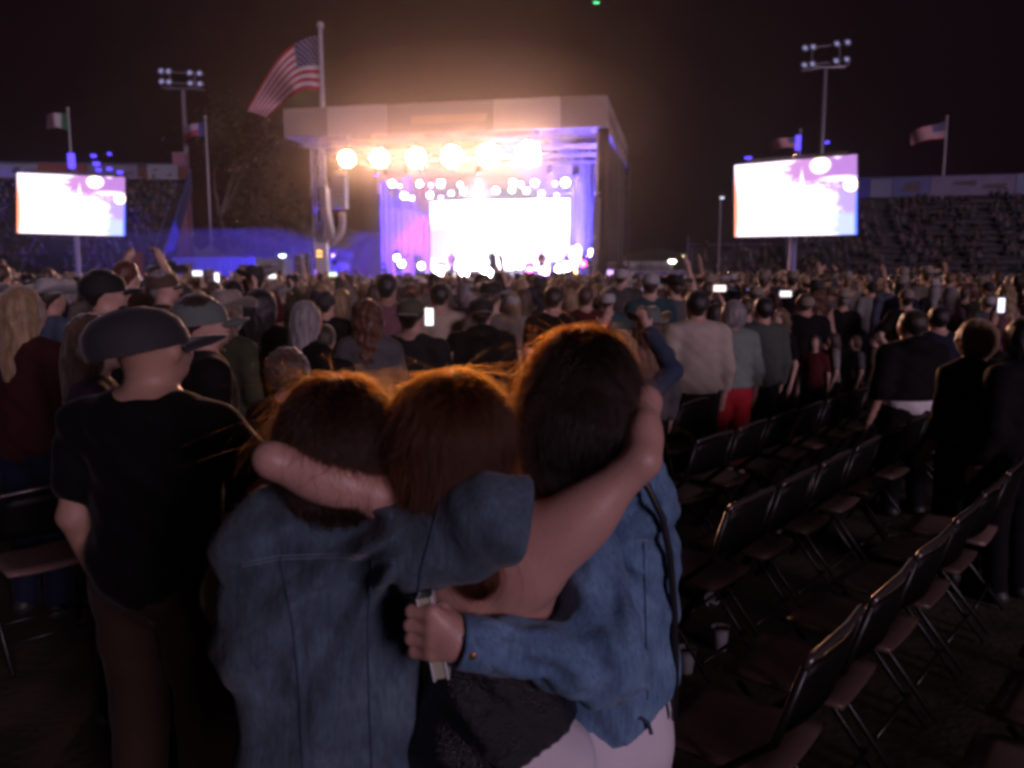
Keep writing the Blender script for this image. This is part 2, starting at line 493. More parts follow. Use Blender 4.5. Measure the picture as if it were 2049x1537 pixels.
# ---- video wall behind the band
def screen_nodes(name, kind):
    m = bpy.data.materials.new(name); m.use_nodes = True
    t = m.node_tree; N = t.nodes; L = t.links
    N.remove(N['Principled BSDF'])
    em = N.new('ShaderNodeEmission'); L.new(em.outputs[0], N['Material Output'].inputs[0])
    tc = N.new('ShaderNodeUVMap'); tc.uv_map = 'UVMap'
    sep = N.new('ShaderNodeSeparateXYZ'); L.new(tc.outputs[0], sep.inputs[0])
    no = N.new('ShaderNodeTexNoise'); no.inputs['Scale'].default_value = 11; no.inputs['Detail'].default_value = 6; no.inputs['Roughness'].default_value = .7
    L.new(tc.outputs[0], no.inputs['Vector'])
    def val(v):
        n = N.new('ShaderNodeValue'); n.outputs[0].default_value = v; return n.outputs[0]
    def ma(op, a, b=None, clamp=False):
        n = N.new('ShaderNodeMath'); n.operation = op; n.use_clamp = clamp
        for i, x in enumerate((a, b)):
            if x is None: continue
            if isinstance(x, (int, float)): n.inputs[i].default_value = x
            else: L.new(x, n.inputs[i])
        return n.outputs[0]
    def blob(cx, cy, rx, ry, soft=.35, wob=.0):
        u = ma('DIVIDE', ma('SUBTRACT', sep.outputs[0], cx), rx)
        v = ma('DIVIDE', ma('SUBTRACT', sep.outputs[1], cy), ry)
        r = ma('SQRT', ma('ADD', ma('MULTIPLY', u, u), ma('MULTIPLY', v, v)))
        if wob: r = ma('ADD', r, ma('MULTIPLY', ma('SUBTRACT', no.outputs[0], .5), wob))
        return ma('DIVIDE', ma('SUBTRACT', 1 + soft / 2, r), soft, True)
    cur = None
    def rgb(c):
        n = N.new('ShaderNodeRGB'); n.outputs[0].default_value = (*c, 1); return n.outputs[0]
    def over(fac, c):
        nonlocal cur
        n = N.new('ShaderNodeMix'); n.data_type = 'RGBA'
        L.new(fac, n.inputs[0]); L.new(cur, n.inputs[6]); n.inputs[7].default_value = (*c, 1)
        cur = n.outputs[2]
    if kind == 'side':
        cur = rgb((2.1, 1.75, 2.1))
        over(blob(.66, .86, .22, .20, .35, 2.0), (.78, .36, .86))
        over(blob(.93, .80, .17, .26, .4, 2.2), (.62, .28, .82))
        over(blob(.95, .45, .13, .28, .5, 2.6), (.68, .48, 1.25))
        over(blob(.92, .12, .12, .16, .5, 2.6), (.75, .85, 1.7))
        over(blob(.80, .28, .05, .2, .6, 1.6), (1.0, 1.3, 2.0))
        # pale spire
        sp_ = ma('MULTIPLY', ma('DIVIDE', ma('SUBTRACT', ma('MULTIPLY', ma('SUBTRACT', .93, sep.outputs[1]), .09), ma('ABSOLUTE', ma('SUBTRACT', sep.outputs[0], .575))), .012, True), ma('GREATER_THAN', sep.outputs[1], .5))
        over(sp_, (2.4, 2.2, 2.2))
        over(blob(.72, .90, .07, .09, .5, .3), (5, 4.2, 3.0))
        over(blob(.86, .72, .13, .03, .6, .6), (2.6, 2.0, 2.4))
        over(blob(.955, .63, .05, .075, .35), (9, 6.5, 3.2))
        over(blob(.0, .35, .035, .45, .6), (2.0, .62, .35))
        over(blob(1.0, .1, .02, .5, .8), (.2, .35, 2.6))
    else:
        cur = rgb((4.2, 3.7, 4.6))
        over(blob(.05, .42, .14, .42, .8, .9), (.80, .48, 1.9))
        over(blob(.02, .92, .20, .25, .8), (1.6, 1.6, 3.2))
        over(blob(.93, .15, .10, .40, .9, .3), (.9, .8, 2.2))
        over(blob(.80, .40, .028, .3, .8, .4), (1.4, 1.2, 2.3))
        over(blob(.40, .10, .018, .32, .8, .4), (1.6, 1.5, 2.2))
        over(blob(.17, .45, .02, .5, .8, .8), (1.3, 1.2, 1.9))
        over(blob(.62, .20, .014, .38, .9, .4), (1.8, 1.7, 2.3))
    L.new(cur, em.inputs[0]); em.inputs[1].default_value = 1.0 if kind == 'side' else 1.8
    return m
def screen_panel(name, P, m, parent, thick=.25, nrm=None):
    """P: bl, br, tr, tl ; real box with a lit face"""
    P = [Vector(p) for p in P]
    n = (P[1] - P[0]).cross(P[3] - P[0]).normalized()
    back = [p - n * thick for p in P]
    cab = MB(); cab.add([p - n * .01 for p in P] + back, [[0, 1, 2, 3], [7, 6, 5, 4], [0, 4, 5, 1], [1, 5, 6, 2], [2, 6, 7, 3], [3, 7, 4, 0]])
    c = cab.obj('screen_cabinet', M_blk, parent)
    me = bpy.data.meshes.new(name); me.from_pydata([tuple(p) for p in P], [], [[0, 1, 2, 3]])
    uv = me.uv_layers.new(name='UVMap')
    for i, q in enumerate(((0, 0), (1, 0), (1, 1), (0, 1))): uv.data[i].uv = q
    me.materials.append(m)
    return inst(name, me, parent)
vw = empty('video_wall', 'glaring white video wall hung behind the band at the back of the stage', 'video screen')
b0 = 12.0
Pw = [SP(864, 536, b0), SP(1137, 536, b0), SP(1137, 400, b0), SP(864, 400, b0)]
for p in Pw[:2]: p.z = 2.2
zt = (Pw[2].z + Pw[3].z) / 2
for p in Pw[2:]: p.z = zt
screen_panel('screen_face', Pw, screen_nodes('band_video_image', 'wall'), vw)

# ---- blinders along the front truss
M_blind = lampmat('warm_blinder_lamp', (1.0, .60, .36), 170)
M_blindR = lampmat('warm_blinder_lamp_hotter', (1.0, .60, .36), 230)
M_blind.cycles.emission_sampling = 'NONE'; M_blindR.cycles.emission_sampling = 'NONE'
bl = [(703, 318), (767, 317), (838, 316), (908, 313), (980, 311), (1055, 307)]
names = ['leftmost of the six warm blinders under the stage roof', 'second warm blinder from the left under the stage roof', 'third warm blinder from the left under the stage roof', 'fourth warm blinder from the left under the stage roof', 'fifth warm blinder from the left under the stage roof', 'rightmost and brightest warm blinder under the stage roof']
toCam = (Vector((0, 0, 1.7)) - S(9, .7, 9.3)).normalized()
for i, (px, py) in enumerate(bl):
    c = SP(px, py, .3); r = .46 + .04 * i
    e_ = empty('blinder_light', names[i], 'stage light', 'six blinders under the front edge of the stage roof', loc=c)
    n = toCam
    q = MB(); R = n.to_track_quat('Z', 'Y').to_matrix()
    q.lathe([(.05, -.55), (r * .6, -.5), (r * 1.05, -.1), (r * 1.12, -.02), (r * 1.12, .05), (r * 1.02, .05), (r * 1.0, -.02)], n=20, R=R)
    q.obj('housing', M_case, e_, True)
    q = MB()
    q.disc(n * .02, n, r, 24)
    q.obj('lens', M_blind if i < 3 else M_blindR, e_)
    q = MB(); q.tube([(0, 0, .3), Vector((0, 0, 10.0 - c.z))], .03); q.obj('hanger', M_blk, e_)
    ld = bpy.data.lights.new('blinder_beam', 'SPOT'); ld.energy = 4300 + 700 * i; ld.color = (1.0, .43, .25)
    ld.spot_size = math.radians(165); ld.spot_blend = .6; ld.shadow_soft_size = r * .9
    lo_ = bpy.data.objects.new('blinder_beam', ld); C.objects.link(lo_); lo_.parent = e_
    lo_.location = n * .10; lo_.rotation_euler = n.to_track_quat('-Z', 'Y').to_euler()

# ---- moving heads with beams
M_head = {}
def moving_head(px, py, b, col, strength, r, label, aim=None, spot=None, ang=10):
    c = SP(px, py, b)
    e_ = empty('moving_head_light', label, 'stage light', 'moving head lights rigged over the band', loc=c)
    n = ((Vector(aim) if aim is not None else Vector((0, 0, 1.7))) - c).normalized()
    R = n.to_track_quat('Z', 'Y').to_matrix()
    MB().lathe([(.02, -.3), (.15, -.28), (.19, -.1), (.19, .0), (.16, .02)], n=12, R=R).obj('lamp_head', M_case, e_, True)
    MB().tube([(-.24, 0, 0), (-.24, 0, .32), (.24, 0, .32), (.24, 0, 0)], .025).box((0, 0, .4), (.3, .25, .14)).obj('yoke', M_blk, e_)
    key = 'beam_lens_%.2f_%.2f_%.2f_%d' % (*col, strength)
    q = MB(); q.disc(n * .03, n, r, 14); q.obj('lens', lampmat(key, col, strength), e_)
    if spot:
        ld = bpy.data.lights.new('beam', 'SPOT'); ld.energy = spot; ld.color = col
        ld.spot_size = math.radians(ang); ld.spot_blend = .3; ld.shadow_soft_size = .1
        lo_ = bpy.data.objects.new('beam', ld); C.objects.link(lo_); lo_.parent = e_
        lo_.location = n * .12; lo_.rotation_euler = n.to_track_quat('-Z', 'Y').to_euler()
    return e_
W = (.9, .85, 1.0); V_ = (.42, .20, 1.0); Bc = (.07, .04, 1.0); MG = (1.0, .06, .42); VB = (.22, .06, 1.0)
heads = [(790, 368, 9, W, 40, .22), (805, 372, 9, V_, 20, .16), (844, 368, 9, W, 40, .2), (866, 371, 9, V_, 24, .15), (885, 367, 9, W, 50, .24),
         (923, 370, 9, W, 20, .16), (1026, 366, 9, W, 45, .22), (1042, 369, 9, W, 20, .16), (1069, 366, 9, W, 50, .22), (1109, 368, 9, V_, 30, .15), (1129, 365, 9, W, 60, .26),
         (813, 392, 11, W, 45, .22), (828, 396, 11, W, 20, .16), (864, 391, 11, W, 40, .2), (885, 395, 11, V_, 25, .16), (905, 388, 11, W, 30, .16), (930, 383, 11, W, 50, .2),
         (962, 382, 11, W, 50, .18), (993, 381, 11, W, 50, .2), (1024, 380, 11, W, 50, .18), (1052, 382, 11, W, 40, .18), (1082, 388, 11, W, 35, .2), (1112, 390, 11, V_, 35, .16)]
ordn = ['first', 'second', 'third', 'fourth', 'fifth', 'sixth', 'seventh', 'eighth', 'ninth', 'tenth', 'eleventh', 'twelfth']
k9 = k11 = 0
for (px, py, b, col, st, r) in heads:
    if b == 9: lab = ordn[k9] + ' bright spotlight from the left on the upper lighting bar over the band'; k9 += 1
    else: lab = ordn[k11] + ' bright spotlight from the left on the lower bar above the video wall'; k11 += 1
    moving_head(px, py, b, col, st, r, lab)
truss('roof_truss', S(a_of(770, 9), 9.1, z_of(900, 360, 9)), S(a_of(1145, 9), 9.1, z_of(900, 360, 9)), .4, stage)
truss('roof_truss', S(a_of(790, 11), 11.1, z_of(900, 386, 11)), S(a_of(1145, 11), 11.1, z_of(900, 386, 11)), .4, stage)
# coloured washes that light cloth, deck and haze
def wash(px, py, b, col, tgt, pw, lab, ang=40, st=30, r=.14):
    return moving_head(px, py, b, col, st, r, lab, aim=tgt, spot=pw, ang=ang)
wash(780, 345, 7, Bc, S(a_of(800, 13), 13, 4), 26000, 'blue wash light above the left backdrop cloth', 60)
wash(850, 345, 7, MG, S(a_of(850, 13), 13, 4), 9000, 'magenta wash light above the left edge of the video wall', 34)
wash(820, 345, 7, VB, S(a_of(815, 12), 11, 3), 20000, 'violet wash light between the blue and the magenta one', 50)
wash(760, 350, 5, Bc, S(a_of(800, 5), 6, 1.6), 24000, 'blue wash light over the left edge of the stage floor', 50)
wash(960, 345, 4, W, S(a_of(960, 6), 6, 1.6), 9000, 'white wash light over the centre of the stage floor', 70)
wash(1100, 345, 4, V_, S(a_of(1100, 7), 7, 1.6), 6000, 'violet wash light over the right half of the stage floor', 60)
wash(1150, 350, 3, Bc, S(a_of(1170, 3), 4, 1.6), 30000, 'blue wash light beside the right stage tower', 60)
# up-lights into the roof grid
wash(672, 520, 2, Bc, S(a_of(640, 2), 1, 10.5), 40000, 'blue floor light at the foot of the left tower', 55, 8)
wash(1180, 520, 2, (.12, .08, 1), S(SLEN - 2, 3, 10.8), 120000, 'blue floor light at the foot of the right tower', 75, 8)
wash(1130, 540, 8, (.12, .08, 1), S(SLEN - .5, 10, 10.8), 80000, 'blue floor light behind the keyboard riser', 70, 8)
wash(900, 540, 3, VB, S(9, 3, 10.8), 9000, 'violet floor light at the front of the stage', 90, 8)
wash(1190, 530, 14, Bc, S(aR + .3, 16, 7), 24000, 'blue floor light behind the right wing curtain', 60, 8)
wash(1196, 525, 1.2, (.16, .07, 1), S(aR + .1, .6, 7), 9000, 'violet floor light close to the right tower cover', 40, 8)
# beams thrown out to the left through the haze
wash(800, 535, 8, Bc, S(-24, 4, 9.5), 140000, 'narrow blue beam light on the left of the stage floor', 10, 12)
wash(770, 540, 6, Bc, S(-30, 14, 4.0), 80000, 'low blue beam light beside the left stage edge', 22, 12)

# ---- line arrays
def line_array(px, pts, b, label, cols, wx=1.1):
    root = empty('speaker_array', label, 'speaker array', 'line arrays hung beside the stage towers', loc=SP(px, pts[0][1], b))
    base = root.location.copy()
    P = [SP(x, y, b + dy) - base for x, y, dy in pts]
    # resample
    n = cols
    Ls = [0]
    for i in range(1, len(P)): Ls.append(Ls[-1] + (P[i] - P[i - 1]).length)
    for k in range(n):
        s0, s1 = Ls[-1] * k / n, Ls[-1] * (k + 1) / n
        def q(s):
            for i in range(1, len(P)):
                if s <= Ls[i] + 1e-6:
                    return P[i - 1].lerp(P[i], (s - Ls[i - 1]) / (Ls[i] - Ls[i - 1]))
            return P[-1]
        A, B = q(s0), q(s1); d = (B - A); L = d.length * .94; d.normalize()
        x = SU; y = d.cross(x).normalized(); R = Matrix((x, y, d)).transposed()
        MB().box((A + B) / 2, (wx, .6, L), R).obj('speaker_box', M_spk, root)
    MB().box((0, 0, .25), (wx * .8, .5, .1)).tube([(0, 0, .3), (0, 0, 10.2 - base.z)], .03).obj('rigging_frame', M_alu, root)
    return root
M_spk = mat('grey_speaker_grille', (.22, .22, .26), .5)
line_array(659, [(657, 375, 0), (659, 420, 0), (664, 455, .1), (668, 478, .2)], -.9, 'long straight speaker array hung outside the left stage tower', 12, .42)
line_array(690, [(687, 352, 0), (687, 390, 0), (687, 418, .0)], 1.2, 'short speaker array hung just inside the left stage tower', 7, .95)
cw = MB()
cw.tube([SP(x, y, -.4) for x, y in ((690, 425), (691, 445), (688, 462), (680, 476), (671, 487), (664, 492))], .22, 8)
tag(cw.obj('cable_loom', mat('grey_rubber_loom', (.30, .28, .34), .5), smooth=True), 'thick curved cable loom sagging inside the left stage tower', 'cable')
line_array(1192, [(1191, 395, 0), (1191, 440, 0), (1190, 500, .1), (1188, 530, .2)], -.5, 'slim speaker array lit violet at the inner side of the right tower', 12, .34)
# small pillar at the foot of the left tower
pil = empty('delay_cabinet', 'tall pale cabinet with two orange lamps at the left tower foot', 'cabinet', loc=SP(649, 545, -1.5))
pil.location.z = 0
pz = z_of(649, 486, -1.5)
MB().box((0, 0, pz / 2), (.72, .6, pz)).obj('cabinet_body', mat('pale_cabinet_paint', (.5, .5, .6), .5), pil)
for k in range(2):
    MB().box((-.1, -.31, pz - .55 - .25 * k), (.34, .04, .12)).obj('orange_lamp', lampmat('orange_strip', (1, .45, .12), 3.0), pil)

# ================================================================== SIDE SCREENS
M_side = screen_nodes('side_screen_image', 'side')
M_bluelamp = lampmat('blue_led', (.10, .06, 1.0), 2.2)
def side_screen(quad, Y0, Y1, label, postx, cols):
    (x0, yb0, yt0), (x1, yb1, yt1) = quad
    root = empty('side_screen', label, 'video screen', 'two screens either side of the stage')
    P = [at(x0, yb0, Y0), at(x1, yb1, Y1), at(x1, yt1, Y1), at(x0, yt0, Y0)]
    screen_panel('screen_face', P, M_side, root)
    mid = (P[0] + P[1]) / 2; n = (P[1] - P[0]).cross(P[3] - P[0]).normalized()
    top = (P[2] + P[3]) / 2
    a = (P[1] - P[0]).normalized()
    mp = at(postx, 560, mid.y + .5)
    MB().tube([(mp.x, mp.y, 0), (mp.x, mp.y, mid.z - .02)], .17, 8).obj('mast', mat('blue_grey_mast_paint', (.22, .22, .5), .5), root)
    base = MB(); 
    for dx in (-1.6, 1.6):
        for dyy in (-1.2, 1.2): base.tube([(mp.x, mp.y, .5), (mp.x + dx, mp.y + dyy, .08)], .07)
    base.obj('outrigger', M_blk, root)
    MB().tube([top - a * 2.4 - n * .3 + Vector((0, 0, .15)), top + a * 2.4 - n * .3 + Vector((0, 0, .15))], .08).tube([mid - n * .4, top - n * .4 + Vector((0, 0, .3))], .12).obj('frame', M_alu, root)
    for (px, py, w_, h_) in cols:
        c = at(px, py, (P[2].y + P[3].y) / 2 + .4)
        MB().box(c, (w_ * .75, .2, h_ * .8)).obj('blue_lamp', M_bluelamp, root)
    return root
side_screen(((34, 466, 346), (250, 472, 355)), 46, 46.8, 'glowing concert screen hung on a mast before the left grandstand', 158,
            [(143, 322, .42, 1.0), (187, 312, .3, .18), (193, 328, .4, .25), (197, 340, .3, .2), (219, 338, .3, .22), (240, 345, .34, .22), (219, 308, .2, .16)])
side_screen(((1470, 474, 331), (1715, 469, 309)), 42.0, 38.0, 'glowing concert screen hung on a mast before the right grandstand', 1583,
            [(1597, 286, .26, .85), (1593, 317, .3, .1), (1655, 285, .2, .14), (1497, 316, .4, .12)])

# ================================================================== FLAGS
def flag_mat(name, kind):
    m = bpy.data.materials.new(name); m.use_nodes = True
    t = m.node_tree; N = t.nodes; L = t.links; b = N['Principled BSDF']
    b.inputs['Roughness'].default_value = .8
    uv = N.new('ShaderNodeUVMap'); uv.uv_map = 'UVMap'
    sep = N.new('ShaderNodeSeparateXYZ'); L.new(uv.outputs[0], sep.inputs[0])
    def ma(op, a, c=None, clamp=False):
        n = N.new('ShaderNodeMath'); n.operation = op; n.use_clamp = clamp
        for i, x in enumerate((a, c)):
            if x is None: continue
            if isinstance(x, (int, float)): n.inputs[i].default_value = x
            else: L.new(x, n.inputs[i])
        return n.outputs[0]
    def mixc(f, a, c):
        n = N.new('ShaderNodeMix'); n.data_type = 'RGBA'; L.new(f, n.inputs[0])
        for i, x in ((6, a), (7, c)):
            if isinstance(x, tuple): n.inputs[i].default_value = (*x, 1)
            else: L.new(x, n.inputs[i])
        return n.outputs[2]
    u, v = sep.outputs[0], sep.outputs[1]
    if kind == 'us':
        st = ma('GREATER_THAN', ma('FRACT', ma('MULTIPLY', ma('ADD', v, 0.0), 6.5)), .5)   # 13 stripes
        c = mixc(st, (.62, .02, .05), (.90, .86, .90))
        can = ma('MULTIPLY', ma('LESS_THAN', u, .4), ma('GREATER_THAN', v, .46))
        # staggered rows of stars
        su = ma('MULTIPLY', u, 6 / .4); sv = ma('MULTIPLY', ma('SUBTRACT', v, .46), 9 / .54)
        row = ma('FLOOR', sv)
        off = ma('MULTIPLY', ma('MODULO', row, 2.0), .5)
        fu = ma('SUBTRACT', ma('FRACT', ma('ADD', su, off)), .5); fv = ma('MULTIPLY', ma('SUBTRACT', ma('FRACT', sv), .5), .75)
        star = ma('LESS_THAN', ma('ADD', ma('MULTIPLY', fu, fu), ma('MULTIPLY', fv, fv)), .045)
        cc = mixc(star, (.035, .035, .16), (.8, .78, .85))
        c = mixc(can, c, cc)
    elif kind == 'tri':
        c = mixc(ma('GREATER_THAN', u, .33), (.10, .30, .16), (.75, .70, .72))
        c = mixc(ma('GREATER_THAN', u, .66), c, (.5, .3, .4))
    else:
        c = mixc(ma('LESS_THAN', u, .36), (.62, .50, .68), (.10, .12, .38))
        c = mixc(ma('MULTIPLY', ma('GREATER_THAN', u, .36), ma('LESS_THAN', v, .5)), c, (.48, .10, .14))
    L.new(c, b.inputs['Base Color'])
    try:
        tr = N.new('ShaderNodeBsdfTranslucent'); L.new(c, tr.inputs[0])
        ad = N.new('ShaderNodeMixShader'); ad.inputs[0].default_value = .35
        L.new(b.outputs[0], ad.inputs[1]); L.new(tr.outputs[0], ad.inputs[2]); L.new(ad.outputs[0], N['Material Output'].inputs[0])
    except Exception: pass
    return m
def flag(label, poleb, polet, Y, hoist, fly, m, rp, curve, group, cat='flag', nU=36, nV=16, pole_h=None):
    """hoist: (top px,py),(bottom px,py); fly: function(u, v)->(px, py, dY)"""
    A = at(poleb[0], poleb[1], Y); B = at(polet[0], polet[1], Y)
    root = empty('flagpole', label, cat, group, loc=(B.x, Y, 0))
    o = root.location
    MB().tube([(0, 0, 0), (0, 0, B.z)], [rp * 1.3, rp * .8], 10).ell((0, 0, B.z + rp), (rp * 1.5,) * 3).obj('pole', mat('white_pole_paint', (.55, .54, .58), .5), root, True)
    V = []; me = bpy.data.meshes.new('flag_cloth')
    for j in range(nV + 1):
        for i in range(nU + 1):
            px, py, dy = fly(i / nU, j / nV)
            V.append(tuple(at(px, py, Y + dy) - o))
    F = [[j * (nU + 1) + i, j * (nU + 1) + i + 1, (j + 1) * (nU + 1) + i + 1, (j + 1) * (nU + 1) + i] for j in range(nV) for i in range(nU)]
    me.from_pydata(V, [], F)
    uv = me.uv_layers.new(name='UVMap')
    for p in me.polygons:
        for li, vi in zip(p.loop_indices, p.vertices): uv.data[li].uv = ((vi % (nU + 1)) / nU, 1 - (vi // (nU + 1)) / nV)
    me.polygons.foreach_set('use_smooth', [True] * len(me.polygons))
    me.materials.append(m)
    inst('flag_cloth', me, root)
    return root
M_us = flag_mat('stars_and_stripes_cloth', 'us')
def bigfly(u, v):
    # outline: hoist x 641 from y 78 to 182; fly end droops to (497,232)
    top = (640 - 146 * u ** 1.12, 70 + 150 * u ** 2.2)
    bot = (646 - 112 * u, 184 - 7 * math.sin(u * 4.2) + 50 * u ** 2.6)
    x = top[0] + (bot[0] - top[0]) * v; y = top[1] + (bot[1] - top[1]) * v
    y += 4 * math.sin(u * 9 + v * 2) * u
    return x, y, 1.3 * math.sin(u * 8 + v * 1.3) * min(1, u * 3) - 2.2 * u
flag('huge stars and stripes flag on a tall white pole rising behind the stage', (650, 560), (641, 56), 76, None, bigfly, M_us, .21, None, 'flags around the arena')
def smallfly(x0, y0, x1, y1, h, drop, amp=2):
    def f(u, v):
        x = x0 + (x1 - x0) * u; y = y0 + (y1 - y0) * u + h * v * (1 - .25 * u) + amp * math.sin(u * 7 + v)
        return x, y, .5 * math.sin(u * 7 + v) * u
    return f
flag('striped flag flying above the right end of the right grandstand', (1893, 345), (1895, 236), 88, None, smallfly(1895, 240, 1822, 264, 34, 0), M_us, .10, None, 'flags around the arena')
flag('small striped flag flying just above the right screen', (1597, 310), (1602, 262), 60, None, smallfly(1600, 270, 1543, 282, 24, 0), M_us, .06, None, 'flags around the arena')
flag('pale flag with a red lower half beside the left floodlight pole', (412, 540), (411, 236), 82, None, smallfly(411, 240, 370, 256, 30, 0), flag_mat('pale_flag_cloth', 'lone'), .09, None, 'flags around the arena')
flag('faded green and pink flag above the left screen', (137, 320), (136, 220), 74, None, smallfly(136, 224, 94, 230, 34, 0), flag_mat('green_flag_cloth', 'tri'), .09, None, 'flags around the arena')

# ================================================================== FLOODLIGHT TOWERS
M_flood = lampmat('floodlight_glass_reflection', (.55, .52, 1.0), .55)  # lamps are unlit; weak glow stands in for the screen reflected in their glass
M_galv = mat('galvanised_pole', (.32, .31, .36), .5, .4)
def flood(label, px, ytop, ybot, Y, x0, x1, ys, tilt):
    base = at(px, ybot, Y); root = empty('floodlight_tower', label, 'floodlight', 'floodlight towers', loc=(base.x, Y, 0))
    zt = at(px, ytop, Y).z
    MB().tube([(0, 0, 0), (0, 0, zt)], [.32, .2], 10).obj('pole', M_galv, root, True)
    sc_ = Y / FPX
    half = (x1 - x0) / 2 * sc_
    fr = MB()
    zs = [at(px, y, Y).z for y in ys]
    for z in zs + [zt + .1]: fr.tube([(-half * 1.05, 0, z - tilt * half), (half * 1.05, 0, z + tilt * half)], .07)
    for s in (-.6, .6): fr.tube([(s * half, 0, min(zs) - .6 + tilt * s * half), (s * half, 0, max(zs) + tilt * s * half)], .06)
    fr.box((0, .05, zt + .1), (half * 1.7, .6, .1)); fr.obj('crossarm', M_galv, root)
    for z in zs:
        for s in (-.95, -.6, .42, .88):
            c = Vector((s * half, -.25, z + tilt * s * half))
            h = MB(); R = Euler((math.radians(72), 0, 0)).to_matrix()
            h.lathe([(.08, -.35), (.3, -.12), (.36, 0), (.36, .04), (.32, .04)], c=c, n=12, R=R)
            hh = h.obj('lamp_head', M_galv, root, True)
            nrm = R @ Vector((0, 0, 1))
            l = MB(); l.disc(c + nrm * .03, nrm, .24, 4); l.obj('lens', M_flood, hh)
    return root
flood('floodlight tower with eight unlit lamps behind the left grandstand', 384, 180, 540, 84, 341, 421, (146, 167), -.06)
flood('floodlight tower with eight unlit lamps behind the right screen', 1631, 138, 560, 80, 1592, 1680, (92, 126), .13)
# far thin lamp mast and small lit lamps
def lamp_post(px, ytop, Y, label, col, st, r, rp=.07, arm=0, cat='street lamp'):
    c = at(px, ytop, Y); root = empty('street_lamp', label, cat, None, loc=(c.x, Y, 0))
    MB().tube([(0, .2, 0), (0, .2, c.z + .1), (0, -.1, c.z + .2)], rp, 8).obj('pole', M_galv, root)
    hd = MB().box((0, -.25, c.z + .15), (.5, .7, .12)).obj('lamp_head', M_case, root)
    MB().ell((0, -.3, c.z), (r, r * .6, r * .5), 10, 6).obj('lens', lampmat('lamp_%s' % label[:12], col, st), hd, True)
    return root
lamp_post(1443, 397, 70, 'thin mast with a faint white lamp left of the right screen', (.7, .75, 1), 1.6, .18)
lamp_post(1344, 523, 78, 'bright white street lamp right of the stage beyond the fence', (1, .97, .8), 14, .34)
lamp_post(1336, 533, 90, 'lower white street lamp just below its brighter neighbour', (1, .95, .85), 4, .3)
lamp_post(1369, 512, 95, 'small yellow street lamp on the slope right of the stage', (1, .85, .45), 3, .26)
lamp_post(369, 483, 88, 'pale green street lamp beside the left grandstand end', (.7, 1, .85), 9, .42)
lamp_post(381, 468, 96, 'faint yellow lamp above the tents by the left grandstand', (.8, .85, .6), .8, .5)
lamp_post(567, 512, 70, 'small white work light left of the stage', (.75, .95, 1), 8, .3)
# stage smoke that catches the coloured lights
def smoke_box(label_name, a0, a1, b0_, b1_, z0, z1, dens, g, col):
    o = sbox(MB(), a0, a1, b0_, b1_, z0, z1).obj(label_name, None)
    o.data.materials.clear()
    m = bpy.data.materials.new('smoke_' + str(dens)); m.use_nodes = True
    t = m.node_tree; t.nodes.remove(t.nodes['Principled BSDF'])
    p = t.nodes.new('ShaderNodeVolumePrincipled')
    p.inputs['Color'].default_value = (*col, 1); p.inputs['Density'].default_value = dens; p.inputs['Anisotropy'].default_value = g
    t.links.new(p.outputs[0], t.nodes['Material Output'].inputs['Volume'])
    o.data.materials.append(m)
    return tag(o, kind='stuff')
smoke_box('stage_smoke', aL + 2.5, aR - 1.4, 1.5, 11.9, 1.65, 9.7, .032, .3, (.9, .9, .95))
sm_ = smoke_box('smoke', 0, 1, 0, 1, 0, 1, .007, .78, (.95, .88, .9))  # cloud added so the blinders get a tight halo
_e = MB().ell((0, 0, 0), (12.5, 2.6, 4.6), 28, 16)
sm_.data.clear_geometry(); sm_.data.from_pydata([tuple(v) for v in _e.V], [], _e.F); sm_.data.update()
sm_.location = S(11.5, -2.9, 10.4); sm_.rotation_euler = (0, 0, SYAW)
smoke_box('smoke', -26, aL - .6, 3, 22, .05, 5.2, .03, .2, (.9, .9, .95))

